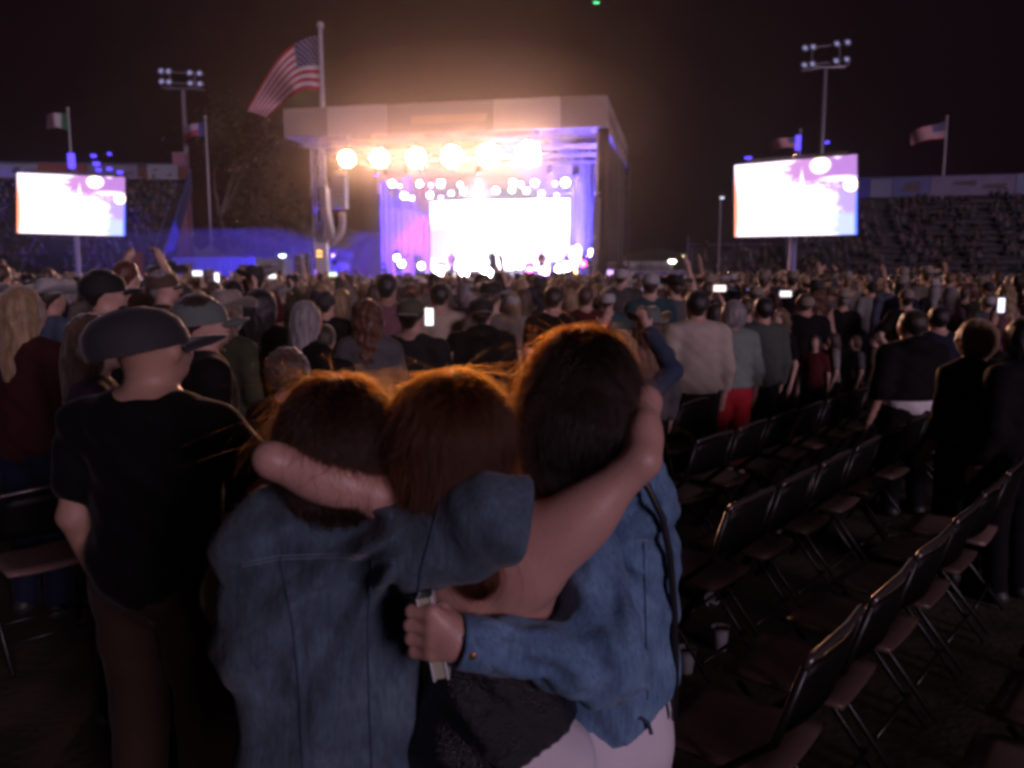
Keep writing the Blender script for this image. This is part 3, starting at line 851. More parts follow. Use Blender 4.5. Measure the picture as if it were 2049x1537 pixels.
# ================================================================== GRANDSTANDS
M_tread = mat('weathered_grandstand_metal', (.05, .048, .056), .6, .2, noise=.3, nscale=1.2)
M_stfr = mat('grandstand_frame_paint', (.13, .14, .30), .55, .2)
M_ban = {k: mat('banner_' + k, c, .7, noise=.12, nscale=.8) for k, c in {
    'yellow': (.42, .36, .10), 'pale': (.24, .26, .32), 'rust': (.24, .07, .05), 'grey': (.18, .18, .25), 'brown': (.12, .05, .04),
    'blue': (.05, .05, .34), 'navy': (.10, .12, .30), 'lilac': (.20, .17, .28), 'steel': (.18, .20, .33)}.items()}
M_darkprint = mat('dark_banner_print', (.10, .08, .10), .8)
def grandstand(label, P0, P1, rows, rd, rr, z0, banners, rail_h, end):
    P0 = Vector(P0); P1 = Vector(P1); d = (P1 - P0); L = d.length; d.normalize(); n = Vector((-d.y, d.x, 0))
    root = empty('grandstand', label, 'grandstand')
    def Q(s, q, z): return P0 + d * s + n * q + Vector((0, 0, z))
    def bx(mb, s0, s1, q0, q1, za, zb):
        V = [Q(s, q, z) for z in (za, zb) for s, q in ((s0, q0), (s1, q0), (s1, q1), (s0, q1))]
        return mb.add(V, [[3, 2, 1, 0], [4, 5, 6, 7], [0, 1, 5, 4], [1, 2, 6, 5], [2, 3, 7, 6], [3, 0, 4, 7]])
    for r in range(rows):
        q = r * rd; z = z0 + r * rr
        b = MB(); bx(b, 0, L, q, q + rd, z - .06, z); bx(b, 0, L, q + rd - .02, q + rd, z, z + rr - .06)
        b.obj('tread', M_tread, root)
        b = MB(); bx(b, .05, L - .05, q + .25, q + .52, z + .40, z + .44); b.obj('bench', M_tread, root)
    zt = z0 + rows * rr; qt = rows * rd
    # supports
    k = 0; s = .2
    while s < L:
        b = MB()
        b.tube([Q(s, 0, z0 - .1), Q(s, qt, zt - .1)], .09, 5)
        for f in (.25, .5, .75, 1): b.tube([Q(s, qt * f, 0), Q(s, qt * f, z0 + (zt - z0) * f - .1)], .08, 5)
        b.tube([Q(s, 0, 0), Q(s, qt, zt * .6)], .05, 4).tube([Q(s, qt, 0), Q(s, qt * .5, zt * .5)], .05, 4)
        b.obj('support_frame', M_stfr, root); s += 4.9
    # end stair panel
    s = L if end > 0 else 0
    b = MB()
    b.add([Q(s + .06 * end, 0, z0 - 1.0), Q(s + .06 * end, qt + .3, zt - .9), Q(s + .06 * end, qt + .3, zt + rail_h + 1.0), Q(s + .06 * end, 0, z0 + 1.1),
           Q(s + .2 * end, 0, z0 - 1.0), Q(s + .2 * end, qt + .3, zt - .9), Q(s + .2 * end, qt + .3, zt + rail_h + 1.0), Q(s + .2 * end, 0, z0 + 1.1)],
          [[0, 1, 2, 3], [7, 6, 5, 4], [0, 4, 5, 1], [1, 5, 6, 2], [2, 6, 7, 3], [3, 7, 4, 0]])
    b.obj('end_panel', M_stfr, root)
    # banner row at the back
    hts = banners[0]
    zb0 = zt + rail_h
    for (f0, f1, key, hgt, prints) in banners[1]:
        b = MB(); bx(b, L * f0 + .03, L * f1 - .03, qt + .05, qt + .12, zb0, zb0 + hgt)
        o = b.obj('banner', M_ban[key], root); o['label'] = {'yellow': 'mustard banner', 'pale': 'pale banner', 'rust': 'rust red banner', 'grey': 'grey banner', 'brown': 'dark brown banner', 'blue': 'deep blue banner', 'navy': 'navy banner', 'lilac': 'lilac banner', 'steel': 'steel blue banner'}[key]
        for (u0, v0, u1, v1) in prints:
            b = MB(); s0 = L * (f0 + (f1 - f0) * u0); s1 = L * (f0 + (f1 - f0) * u1)
            za, zc = zb0 + hgt * v0, zb0 + hgt * v1
            b.add([Q(s0, qt + .04, za + .1), Q(s1 - .1, qt + .04, za), Q(s1, qt + .04, zc), Q(s0 + .3, qt + .04, zc - .1)], [[0, 1, 2, 3]])
            b.obj('print_mark', M_darkprint if key != 'yellow' else M_ban['brown'], o)
    b = MB(); b.tube([Q(0, qt + .09, zb0 + hts + .06), Q(L, qt + .09, zb0 + hts + .06)], .05, 5); b.obj('top_rail', M_stfr, root)
    return Q, L, rows, rd, rr, z0
# left grandstand: right end seen, back banner at the top
GL = grandstand('left grandstand full of spectators with a strip of faded banners along its top', (-54, 64.0, 0), (-28.3, 66.5, 0), 16, .62, .56, 1.3,
                (1.3, [(0, .16, 'pale', 1.3, [(.3, .3, .6, .7)]), (.16, .37, 'yellow', 1.35, [(.1, .2, .35, .8), (.5, .3, .8, .7)]), (.37, .50, 'pale', 1.25, [(.3, .3, .55, .8)]),
                       (.50, .66, 'rust', 1.3, []), (.66, .83, 'grey', 1.25, [(.2, .35, .9, .5)]), (.83, .86, 'brown', 1.2, []), (.86, .965, 'pale', 1.3, [(.1, .55, .35, .75), (.6, .2, .8, .45)]), (.965, 1.0, 'brown', 1.2, [])]), .1, 1)
GR = grandstand('right grandstand full of spectators below a long blue and lilac banner strip', (24.0, 72.0, 0), (56.0, 64.0, 0), 15, .75, .52, 1.3,
                (1.8, [(.0, .13, 'blue', 1.75, []), (.13, .24, 'blue', 1.8, [(.4, .2, .6, .5)]), (.24, .30, 'steel', 1.75, []), (.30, .40, 'navy', 1.8, [(.25, .25, .75, .8)]), (.40, .62, 'lilac', 1.8, [(.25, .5, .55, .8), (.6, .3, .9, .6)]), (.62, 1.0, 'steel', 1.85, [(.12, .35, .2, .7), (.36, .2, .44, .5), (.7, .3, .8, .6)])]), .1, -1)
GL2 = grandstand('low side section of bleachers stepping down at the left of the right grandstand', (15.5, 73.5, 0), (23.6, 71.6, 0), 7, .75, .5, 1.0,
                 (.1, []), .0, -1)
# ================================================================== TREES
M_bark = mat('pale_eucalyptus_bark', (.14, .12, .11), .8, noise=.4, nscale=3)
M_leaf = mat('grey_green_leaves', (.05, .045, .03), .7, noise=.4, nscale=.6)
def tree(label, x, y, h, cr, seed, n=1500, ls=.5, crown0=.42):
    r = random.Random(seed); root = empty('eucalyptus_tree', label, 'tree', 'trees behind the grandstand', loc=(x, y, 0))
    b = MB(); ends = []
    def limb(p, d, L, rad, dep):
        pts = [p]; q = p.copy(); dd = d.copy()
        for i in range(5):
            dd = (dd + Vector((r.uniform(-.16, .16), r.uniform(-.16, .16), .05))).normalized(); q = q + dd * L / 5; pts.append(q.copy())
        b.tube(pts, [rad * (1 - .13 * i) for i in range(6)], 6)
        if dep == 0: ends.append(q); return
        for _ in range(3): 
            limb(q, (dd + Vector((r.uniform(-.7, .7), r.uniform(-.7, .7), r.uniform(0, .4)))).normalized(), L * .62, rad * .45, dep - 1)
        if dep == 1: ends.append(pts[3])
    limb(Vector((0, 0, 0)), Vector((.04, 0, 1)), h * crown0, h * .018, 0); q0 = ends.pop()
    for k in range(4): limb(q0, Vector((r.uniform(-.45, .45), r.uniform(-.4, .4), 1)).normalized(), h * .26, h * .010, 2)
    b.obj('trunk', M_bark, root, True)
    cen = [(e + Vector((r.gauss(0, cr * .12), r.gauss(0, cr * .12), r.gauss(0, cr * .15)))) for e in ends]
    f = MB()
    V = []; F = []
    for i in range(n):
        c = r.choice(cen); p = c + Vector((r.gauss(0, cr * .17), r.gauss(0, cr * .17), r.gauss(0, cr * .2) - .3))
        a = Vector((r.uniform(-1, 1), r.uniform(-1, 1), r.uniform(-1.2, .4))).normalized(); s = ls * r.uniform(.5, 1.2)
        t_ = a.orthogonal().normalized(); t_ = Matrix.Rotation(r.uniform(0, 6.28), 3, a) @ t_
        k = len(V); V += [p, p + a * s * .5 + t_ * s * .22, p + a * s, p + a * s * .5 - t_ * s * .22]; F.append([k, k + 1, k + 2, k + 3])
    f.add(V, F); f.obj('crown', M_leaf, root)
tp = at(462, 500, 88)
tree('tall pale barked eucalyptus tree right of the left floodlight tower', tp.x, 88, 18.5, 5.6, 3, 2600, .6)
tp = at(560, 500, 104); tree('low rounded dark tree left of the stage under the huge flag', tp.x, 104, 10.5, 7.5, 9, 2200, .75, .3)
tp = at(505, 500, 112); tree('second low dark tree behind the tents', tp.x, 112, 11.0, 7.0, 13, 1600, .8, .3)

# ================================================================== back-of-house things beside the stage
M_cont = mat('blue_grey_container_paint', (.16, .20, .26), .55, noise=.2, nscale=.8)
M_white = mat('white_painted_panel', (.62, .62, .64), .5, noise=.1, nscale=1)
def box_thing(name, label, cat, px0, px1, ytop, Y, m, dep=2.5, group=None, ribs=True, extra=None):
    A = at(px0, ytop, Y); B = at(px1, ytop, Y); root = empty(name, label, cat, group, loc=((A.x + B.x) / 2, Y + dep / 2, 0))
    wd = B.x - A.x; h = A.z
    MB().box((0, 0, .15 + (h - .15) / 2), (wd, dep, h - .15)).obj('body', m, root)
    b = MB(); b.box((0, 0, h + .03), (wd + .08, dep + .08, .06)); b.obj('top_edge', M_galv, root)
    if ribs:
        n = max(2, int(wd / .9)); 
        for i in range(n + 1):
            MB().box((-wd / 2 + wd * i / n, -dep / 2 - .02, h / 2 + .07), (.08, .04, h - .16)).obj('rib', M_galv, root)
    if extra: extra(root, wd, dep, h)
    b = MB()
    for s in (-.42, .42): b.box((s * wd, 0, .075), (.25, dep * .9, .15))
    b.obj('foot', M_blk, root)
    return root
box_thing('storage_container', 'long dark blue grey container wall between the left grandstand and the stage', 'container', 345, 508, 516, 66, M_cont)
box_thing('storage_container', 'shorter pale grey container with an open end left of the stage', 'container', 512, 566, 519, 58, mat('pale_grey_container', (.30, .32, .36), .5), group=None)
box_thing('sign_board', 'small tan board against the dark container under the green lamp', 'sign board', 364, 384, 529, 60, mat('tan_board', (.26, .19, .12), .7), .08, None, False)
box_thing('sign_board', 'small orange brown board at the right end of the dark container', 'sign board', 476, 497, 531, 60, mat('orange_board', (.28, .15, .09), .7), .08, None, False)
def tent(label, px0, px1, ytop, yeave, Y, m):
    A = at(px0, yeave, Y); B = at(px1, yeave, Y); T = at((px0 + px1) / 2, ytop, Y + 1.5)
    root = empty('event_tent', label, 'tent', 'small tents beyond the left containers', loc=((A.x + B.x) / 2, Y + 1.5, 0))
    w2 = (B.x - A.x) / 2; h = A.z
    b = MB(); V = [(-w2, -1.5, h), (w2, -1.5, h), (w2, 1.5, h), (-w2, 1.5, h), (0, 0, T.z)]
    b.add(V, [[0, 1, 4], [1, 2, 4], [2, 3, 4], [3, 0, 4]]); b.obj('canopy', m, root)
    v = MB()
    for i in range(4):
        p, q = Vector(V[i]), Vector(V[(i + 1) % 4]); v.quad(p, q, q - Vector((0, 0, .35)), p - Vector((0, 0, .35)))
    v.obj('valance', m, root)
    for i in range(4): MB().tube([(V[i][0] * .98, V[i][1] * .98, 0), (V[i][0] * .98, V[i][1] * .98, h - .02)], .04).obj('leg', M_galv, root)
M_tent = mat('green_lit_tent_fabric', (.45, .55, .42), .8)  # pale fabric; the street lamp's green light is put into its colour
tent('pale peaked tent just right of the green street lamp', 352, 388, 486, 508, 84, M_tent)
tent('wider peaked tent right of the first pale tent', 394, 430, 488, 509, 80, M_tent)
tent('small dim tent near the foot of the eucalyptus tree', 448, 484, 492, 512, 86, mat('dim_tent_fabric', (.26, .30, .20), .8))
# pallets / racks of gear left of the tower
def gear(label, px0, px1, ytop, Y, scr=None):
    def ex(root, wd, dep, h):
        for z in (.35, .62, .85): MB().box((0, -dep / 2 - .015, h * z), (wd * .86, .03, .05)).obj('shelf_edge', M_galv, root)
        if scr:
            MB().box((0, -dep / 2 - .03, h * .72), (wd * .7, .04, h * .22)).obj('lit_panel', lampmat('panel_' + label[:10], scr, 2.2), root)
    box_thing('equipment_rack', label, 'equipment', px0, px1, ytop, Y, mat('dark_rack_paint', (.10, .10, .14), .5), 1.0, 'racks beside the stage', False, ex)
gear('dark equipment rack left of the stage with a blue and red lit panel', 527, 545, 530, 50, (.25, .12, 1))
gear('open equipment rack standing left of the pale cabinet', 588, 602, 512, 52)
gear('taller equipment rack between two others left of the pale cabinet', 604, 616, 508, 53)
gear('small rack with a violet lit panel nearest the pale cabinet', 628, 638, 526, 52, (.4, .15, 1))
gear('low dark rack with a red and white lit panel right of the right tower', 1232, 1258, 543, 46, (1, .25, .4))
gear('tall dark rack with a small violet panel right of the right tower', 1206, 1232, 527, 52, (.6, .35, 1))
box_thing('equipment_case', 'pale grey case standing right of the low rack by the right tower', 'case', 1253, 1270, 545, 46, mat('pale_case_paint', (.4, .4, .44), .5), 1.0, None, False)
box_thing('office_trailer', 'long pale office trailer beyond the fence right of the stage', 'trailer', 1240, 1345, 524, 84, M_white)
box_thing('office_trailer', 'dark blue trailer in front of the long pale one right of the stage', 'trailer', 1266, 1372, 543, 66, mat('dark_blue_trailer', (.08, .09, .24), .5))
# fence with two rails
def fence(label, px0, px1, Y0, Y1, z_top, rails, m):
    A = at(px0, 560, Y0); B = at(px1, 560, Y1); A.z = B.z = 0
    root = empty('pipe_fence', label, 'fence', None)
    d = B - A; n = int(d.length / 2.6)
    for z, r in rails:
        MB().tube([A + Vector((0, 0, z)), B + Vector((0, 0, z))], r, 6).obj('rail', m, root)
    for i in range(n + 1):
        p = A + d * i / n
        MB().tube([p, p + Vector((0, 0, z_top + .04))], .045, 6).obj('post', m, root)
    return root
M_pipe = mat('blue_grey_pipe_paint', (.34, .38, .62), .4, .3)
fence('long low pipe fence with two rails in front of the right grandstand', 1262, 2300, 33, 30, 1.45, [(1.45, .07), (1.08, .07), (.55, .05)], M_pipe)
fence('pipe fence in front of the left grandstand', -200, 330, 50, 56, 1.3, [(1.3, .06), (.8, .05)], M_pipe)
# pink poster board + white-ish vendor sign on the left stand
box_thing('sign_board', 'pinkish sign board at the foot of the left grandstand steps', 'sign board', 256, 284, 505, 58, mat('pink_board', (.22, .08, .12), .7), .1, None, False)
box_thing('press_box', 'small pinkish booth on the left grandstand roof line near its right end', 'booth', 344, 369, 306, 77.4, mat('pink_booth', (.30, .14, .20), .7), 1.0, None, False)
# a hovering drone with a green lamp high over the stage
c = at(1193, 5, 90); dr = empty('drone', 'tiny hovering drone with a green lamp high over the right of the stage', 'drone', loc=c)
MB().box((0, 0, 0), (.35, .35, .12)).obj('body', M_blk, dr)
for sx in (-1, 1):
    for sy in (-1, 1):
        a_ = MB().tube([(0, 0, 0), (sx * .35, sy * .35, .05)], .025).obj('arm', M_blk, dr)
        MB().lathe([(.001, 0), (.2, 0), (.2, .01)], c=(sx * .35, sy * .35, .1), n=10).obj('rotor', M_blk, a_)
MB().tube([(-.28, -.2, -.06), (.28, -.2, -.1)], .07).obj('lamp', lampmat('green_drone_lamp', (.1, 1, .35), 2.5), dr)
# ================================================================== PEOPLE TEMPLATES (stature 1.75, facing +y)
M_skin = mat('skin', (.46, .27, .21), .5, noise=.08, nscale=30, objcol=True, sss=.08)
M_cloth = mat('woven_cloth', (.2, .2, .2), .85, objcol=True, sheen=.05, spec=.2, noise=.12, nscale=9, bump=.25, bscale=30)
M_hair = mat('soft_hair', (.05, .03, .02), .45, objcol=True, sheen=.5, noise=.45, nscale=40, bump=.7, bscale=120, stretch=(1, 1, .12))
M_hat = mat('hat_felt', (.3, .3, .3), .8, objcol=True, sheen=.3, noise=.1, nscale=20)
M_eye = mat('eye_white', (.6, .58, .56), .2)
M_shoe = mat('dark_shoe', (.03, .03, .03), .5)

def head_prims(s, c=(0, .0, 1.63), R=None, sc_=1.0):
    c = Vector(c); R = R or Matrix.Identity(3)
    def T(x, y, z): return c + R @ (Vector((x, y, z)) * sc_)
    q = sc_
    s.e(T(0, -.012, .022), (.076 * q, .094 * q, .092 * q), .02, R)       # skull
    s.e(T(0, .022, -.04), (.060 * q, .068 * q, .078 * q), .04, R)        # face
    s.c(T(-.03, .045, -.078), T(.03, .045, -.078), .022 * q, k=.03)      # jaw
    s.e(T(0, .078, -.092), (.02 * q, .016 * q, .018 * q), .02, R)        # chin
    s.c(T(0, .086, .005), T(0, .108, -.028), .009 * q, .014 * q, k=.015) # nose
    s.c(T(-.035, .078, .022), T(.035, .078, .022), .012 * q, k=.02)      # brow
    for x in (-1, 1):
        s.e(T(x * .03, .092, .003), (.014 * q, .012 * q, .011 * q), .012, R, sub=True)
        s.e(T(x * .076, -.012, -.012), (.010 * q, .018 * q, .030 * q), .008, R)   # ears
        s.e(T(x * .034, .066, -.03), (.022 * q, .02 * q, .02 * q), .03, R)       # cheek
    s.c(T(-.018, .090, -.062), T(.018, .090, -.062), .007 * q, k=.01)    # lips
    return T
ARM = {'down': ((.225, -.03, 1.10), (.235, .05, .86), (.235, .09, .78)),
       'up': ((.29, .14, 1.52), (.14, .24, 1.74), (.10, .25, 1.83)),
       'high': ((.30, .06, 1.62), (.27, .12, 1.88), (.25, .14, 1.97)),
       'fold': ((.235, .02, 1.12), (.10, .22, 1.20), (.02, .25, 1.22)),
       'hip': ((.33, -.06, 1.13), (.19, .03, 1.00), (.13, .07, .98)),
       'hold': ((.235, .00, 1.11), (.17, .26, 1.26), (.13, .31, 1.33)),
       'out': ((.43, .02, 1.36), (.60, .20, 1.38), (.62, .28, 1.38))}
def hand_prims(s, wr, tip, side, f=1.0):
    wr = Vector(wr); tip = Vector(tip); d = (tip - wr); L = max(.09, d.length); d.normalize()
    a = d.cross(Vector((0, 1, .2))); a = a.normalized() if a.length > .2 else Vector((1, 0, 0))
    nrm = d.cross(a)
    pc = wr + d * .05
    s.c(wr, pc + d * .02, .026 * f, .034 * f, k=.02)
    for i, ln in enumerate((.062, .072, .067, .052)):
        b = pc + d * .028 + a * (.026 - .0175 * i)
        m_ = b + d * ln * .55 + nrm * .008
        s.c(b, m_, .0105 * f, .010 * f, k=.008); s.c(m_, m_ + d * ln * .5 + nrm * .022, .0095 * f, .008 * f, k=.006)
    t0 = wr + d * .025 + a * .026 * side
    s.c(t0, t0 + d * .04 + a * .03 * side, .013 * f, .0095 * f, k=.012)
def body_prims(l='down', r='down', fem=False, head_R=None, lean=0.0, legs=True, hands=True):
    s = SD(); sw = .165 if not fem else .145
    T = head_prims(s, (0, .012, 1.632), head_R)
    s.c((0, -.022, 1.42), (0, 0, 1.56), .056 if not fem else .046, .052 if not fem else .043, k=.05)
    s.e((0, 0, 1.27), (.162 if not fem else .140, .108, .20), .05)
    s.c((-sw, -.012, 1.405), (sw, -.012, 1.405), .052 if not fem else .044, k=.07)
    s.c((-.07, -.02, 1.43), (.07, -.02, 1.43), .06, k=.07)
    s.e((0, 0, 1.07), (.140 if not fem else .118, .100, .15), .06)
    s.e((0, -.01, .93), (.165 if not fem else .172, .115, .12), .06)
    for x, pose in ((-1, l), (1, r)):
        E, W_, H = [Vector((x * p[0], p[1], p[2])) for p in ARM[pose]]
        sh = Vector((x * (sw + .02), -.012, 1.39))
        f = 1 if not fem else .85
        s.c(sh, E, .052 * f, .042 * f, k=.05); s.c(E, W_, .043 * f, .029 * f, k=.02)
        hand_prims(s, W_, H, -x, f)
        if legs:
            s.c((x * .09, -.005, .90), (x * .10, .015, .50), .088, .056, k=.04)
            s.c((x * .10, .015, .50), (x * .10, -.02, .09), .058, .038, k=.03)
            s.c((x * .10, -.04, .045), (x * .115, .13, .035), .040, .032, k=.03)
    return s
def cloth_disp(amp, f=1.0, seed=0):
    def d(P):
        x, y, z = P[:, 0], P[:, 1], P[:, 2]
        return amp * (np.sin(z * 34 * f + 5 * np.sin(x * 9 + seed) + 3 * y) * .6 + np.sin(x * 48 * f + 6 * np.sin(z * 8 + seed)) * .5 + .5 * np.sin((x + z) * 60 * f + seed))
    return d
def shirt_prims(l, r, fem, sleeve, inf=.014, hood=False, hem=.86):
    s = SD(); sw = .165 if not fem else .145
    s.e((0, 0, 1.27), ((.162 if not fem else .140) + inf, .108 + inf, .20 + inf), .05)
    s.c((-sw, -.012, 1.405), (sw, -.012, 1.405), (.052 if not fem else .044) + inf, k=.07)
    s.c((-.07, -.02, 1.425), (.07, -.02, 1.425), .06 + inf * .7, k=.06)
    s.e((0, 0, 1.07), ((.145 if not fem else .122) + inf * 1.4, .105 + inf, .15 + inf), .08)
    s.e((0, -.01, .95), ((.165 if not fem else .170) + inf, .118 + inf, .14), .08)
    for x, pose in ((-1, l), (1, r)):
        E, W_, H = [Vector((x * p[0], p[1], p[2])) for p in ARM[pose]]
        sh = Vector((x * (sw + .02), -.012, 1.39)); f = 1 if not fem else .85
        if sleeve == 'none': continue
        e2 = sh.lerp(E, .62) if sleeve == 'short' else E
        s.c(sh, e2, .054 * f + inf, .046 * f + inf * (1.6 if sleeve == 'short' else 1), k=.05)
        if sleeve == 'long': s.c(E, E.lerp(W_, .93), .045 * f + inf, .033 * f + inf, k=.02)
    if hood: s.e((0, -.085, 1.47), (.12, .07, .08), .04)
    s.clip((0, 0, hem), (0, 0, -1))
    return s
HB = .022
_tpl = {}
def tpl(key, fn):
    if key not in _tpl: _tpl[key] = fn()
    return _tpl[key]
POSES = [('down', 'down'), ('up', 'up'), ('down', 'high'), ('fold', 'fold'), ('hip', 'down'), ('hold', 'hold'), ('out', 'down'), ('down', 'out')]
def T_body(pi, fem, h=HB):
    return tpl(('body', pi, fem, h), lambda: body_prims(*POSES[pi], fem).mesh('body', h, M_skin))
def T_shirt(pi, fem, sl, hood=False, h=HB, hem=.86):
    def f():
        s = shirt_prims(*POSES[pi], fem, sl, .020 if sl == 'long' else .015, hood, hem); s.disp = cloth_disp(.0035, 1, pi); return s.mesh('shirt' if sl != 'long' else 'jacket', h, M_cloth)
    return tpl(('shirt', pi, fem, sl, hood, h, hem), f)
def leg_cloth(kind, fem):
    s = SD()
    s.e((0, -.01, .93), (.172 if not fem else .178, .122, .125), .06)
    for x in (-1, 1):
        if kind == 'skirt': continue
        s.c((x * .09, -.005, .90), (x * .10, .015, .50), .102, .074, k=.03)
        if kind == 'trousers': s.c((x * .10, .015, .50), (x * .10, -.02, .07), .074, .062, k=.02)
    if kind == 'skirt': s.c((0, 0, .9), (0, 0, .62), .17, .19, k=.03)
    s.disp = cloth_disp(.003, .8, 3)
    if kind == 'shorts': s.clip((0, 0, .50), (0, 0, -1))
    if kind == 'skirt': s.clip((0, 0, .52), (0, 0, -1))
    return s
def T_leg(kind, fem):
    return tpl(('leg', kind, fem), lambda: leg_cloth(kind, fem).mesh('trousers' if kind == 'trousers' else kind, .026, M_cloth))
def hair_prims(style, c=(0, .012, 1.632)):
    s = SD(); c = Vector(c)
    T = lambda x, y, z: c + Vector((x, y, z))
    s.e(T(0, -.026, .030), (.086, .094, .096), .02)
    if style == 'short':
        s.c(T(0, -.07, -.02), T(0, -.06, -.06), .052, .04, k=.03)
    if style in ('long', 'wavy'):
        s.e(T(0, -.035, -.03), (.098, .085, .12), .04)
        s.c(T(-.045, -.05, -.06), T(-.06, -.075, -.30), .055, .04, k=.05)
        s.c(T(.045, -.05, -.06), T(.06, -.075, -.30), .055, .04, k=.05)
        s.c(T(0, -.075, -.08), T(0, -.10, -.34), .06, .045, k=.05)
    if style == 'bob':
        s.e(T(0, -.03, -.03), (.108, .095, .125), .04)
    if style == 'pony':
        s.c(T(0, -.11, .03), T(0, -.15, -.02), .03, .035, k=.02); s.c(T(0, -.15, -.02), T(0, -.13, -.22), .035, .018, k=.02)
    if style == 'bun':
        s.e(T(0, -.09, .09), (.045, .045, .042), .015)
    if style == 'curly':
        s.e(T(0, -.02, .01), (.125, .115, .125), .04)
    amp = {'short': .002, 'long': .004, 'wavy': .007, 'bob': .004, 'pony': .003, 'bun': .003, 'curly': .010}[style]
    def d(P):
        x, y, z = P[:, 0], P[:, 1], P[:, 2]
        if style == 'curly': return amp * np.sin(x * 130) * np.sin(y * 120 + 1) * np.sin(z * 125) * 1.6
        a = np.arctan2(x, -(y - .01))
        return amp * (np.sin(a * 16 + 2.5 * np.sin(z * 24)) + .6 * np.sin(a * 37 + z * 12)) * (1 if style != 'wavy' else 1) + (amp * .8 * np.sin(z * 60 + a * 3) if style == 'wavy' else 0)
    s.disp = d
    # keep the face open
    s.e(T(0, .105, -.055), (.072, .06, .10), .02, sub=True)
    return s
def T_hair(style): return tpl(('hair', style), lambda: hair_prims(style).mesh('hair', .015 if style != 'curly' else .013, M_hair))
def cap_mesh(c=(0, .012, 1.632)):
    s = SD(); c = Vector(c)
    s.e(c + Vector((0, -.014, .045)), (.092, .108, .092), .01)
    s.clip(c + Vector((0, 0, .022)), (0, -.12, -1))
    s.c(c + Vector((-.035, .12, .030)), c + Vector((.035, .12, .030)), .034, k=.03)
    s.clip(c + Vector((0, .06, .075)), (0, .85, .53))
    s.e(c + Vector((0, .15, .034)), (.07, .075, .008), .01)
    return s
def T_cap():
    def f():
        m = MB(); c = Vector((0, .012, 1.632))
        prof = [(.094, .018), (.095, .05), (.088, .085), (.068, .115), (.035, .133), (.008, .138), (.007, .143), (.0005, .144)]
        m.lathe(prof, c + Vector((0, -.018, 0)), 24, 1, 1.22)
        # brim, slightly drooping at the sides
        V = []; n = 12
        for i in range(n + 1):
            t = -1 + 2 * i / n; x = .078 * t
            y0 = .012 + .093 * math.sqrt(max(0, 1 - (t * .82) ** 2)); y1 = y0 + .075 * math.sqrt(max(0, 1 - t * t)) + .002
            zz = .03 - .018 * t * t
            for y, z in ((y0 - .01, zz), (y1, zz - .012), (y1, zz - .018), (y0 - .01, zz - .006)): V.append(c + Vector((x, y, z)))
        F = [[i * 4 + k, (i + 1) * 4 + k, (i + 1) * 4 + (k + 1) % 4, i * 4 + (k + 1) % 4] for i in range(n) for k in range(4)]
        m.add(V, F)
        me = bpy.data.meshes.new('cap'); me.from_pydata([tuple(v) for v in m.V], [], m.F)
        me.polygons.foreach_set('use_smooth', [True] * len(me.polygons)); me.materials.append(M_hat); return me
    return tpl('cap', f)
def T_cowboy():
    def f():
        m = MB(); c = Vector((0, .0, 1.632 + .045))
        prof = [(.094, 0), (.096, .02), (.090, .07), (.080, .105), (.060, .118), (.03, .112), (.001, .100)]
        m.lathe(prof, c, 20, 1, 1.15, fz=lambda v: (-.018 * math.exp(-(v.x / .025) ** 2) if v.z > .1 else 0))
        m.lathe([(.090, .004), (.13, .0), (.165, .003), (.185, .012), (.186, .016), (.165, .008), (.13, .005), (.09, .008)], c, 28, .95, 1.18,
                fz=lambda v: .055 * max(0, abs(v.x) - .07) / .1 * (abs(v.x) / .17) - .012 * (abs(v.y) / .2) ** 2)
        m.lathe([(.0965, .008), (.0975, .012), (.0965, .028), (.094, .03)], c, 20, 1, 1.15)
        me = bpy.data.meshes.new('cowboy_hat'); me.from_pydata([tuple(v) for v in m.V], [], m.F)
        me.polygons.foreach_set('use_smooth', [True] * len(me.polygons)); me.materials.append(M_hat); return me
    return tpl('cowboy', f)
def T_shoe(k):
    def f():
        x = (-1, 1)[k]; s = SD(); s.c((x * .10, -.045, .045), (x * .115, .14, .038), .050, .042, k=.03); s.c((x * .10, -.02, .06), (x * .10, -.02, .12), .05, .048, k=.03)
        s.clip((0, 0, .004), (0, 0, -1)); s.clip((0, 0, .12), (0, 0, 1)); return s.mesh('shoe', .014, M_shoe)
    return tpl(('shoe', k), f)
def T_eye():
    def f():
        me = bpy.data.meshes.new('eye'); m = MB().ell((0, 0, 0), (.011, .011, .011), 8, 6); me.from_pydata([tuple(v) for v in m.V], [], m.F); me.materials.append(M_eye); return me
    return tpl('eye', f)
SK = [(.50, .30, .23), (.42, .25, .18), (.55, .36, .28), (.33, .19, .13)]
HC = {'black': (.012, .010, .010), 'dark brown': (.03, .018, .012), 'brown': (.075, .04, .022), 'auburn': (.10, .032, .014), 'blonde': (.30, .20, .10), 'grey': (.25, .23, .23), 'light brown': (.14, .085, .045)}
CC = {'black': (.010, .010, .012), 'charcoal': (.05, .05, .056), 'white': (.68, .66, .66), 'grey': (.24, .24, .25), 'navy': (.03, .04, .10), 'denim blue': (.10, .16, .28), 'dark red': (.20, .025, .03), 'maroon': (.12, .03, .03),
      'tan': (.42, .34, .26), 'beige': (.46, .40, .33), 'teal': (.07, .20, .24), 'olive': (.12, .13, .07), 'pink': (.50, .22, .28), 'light blue': (.28, .38, .55), 'grey green': (.20, .25, .22), 'red': (.42, .02, .03), 'brown': (.14, .08, .05), 'mauve': (.26, .18, .25)}
def dk(c, f=.55): return tuple(v * f for v in c)  # clothes darkened so the crowd looks less lit than the three friends
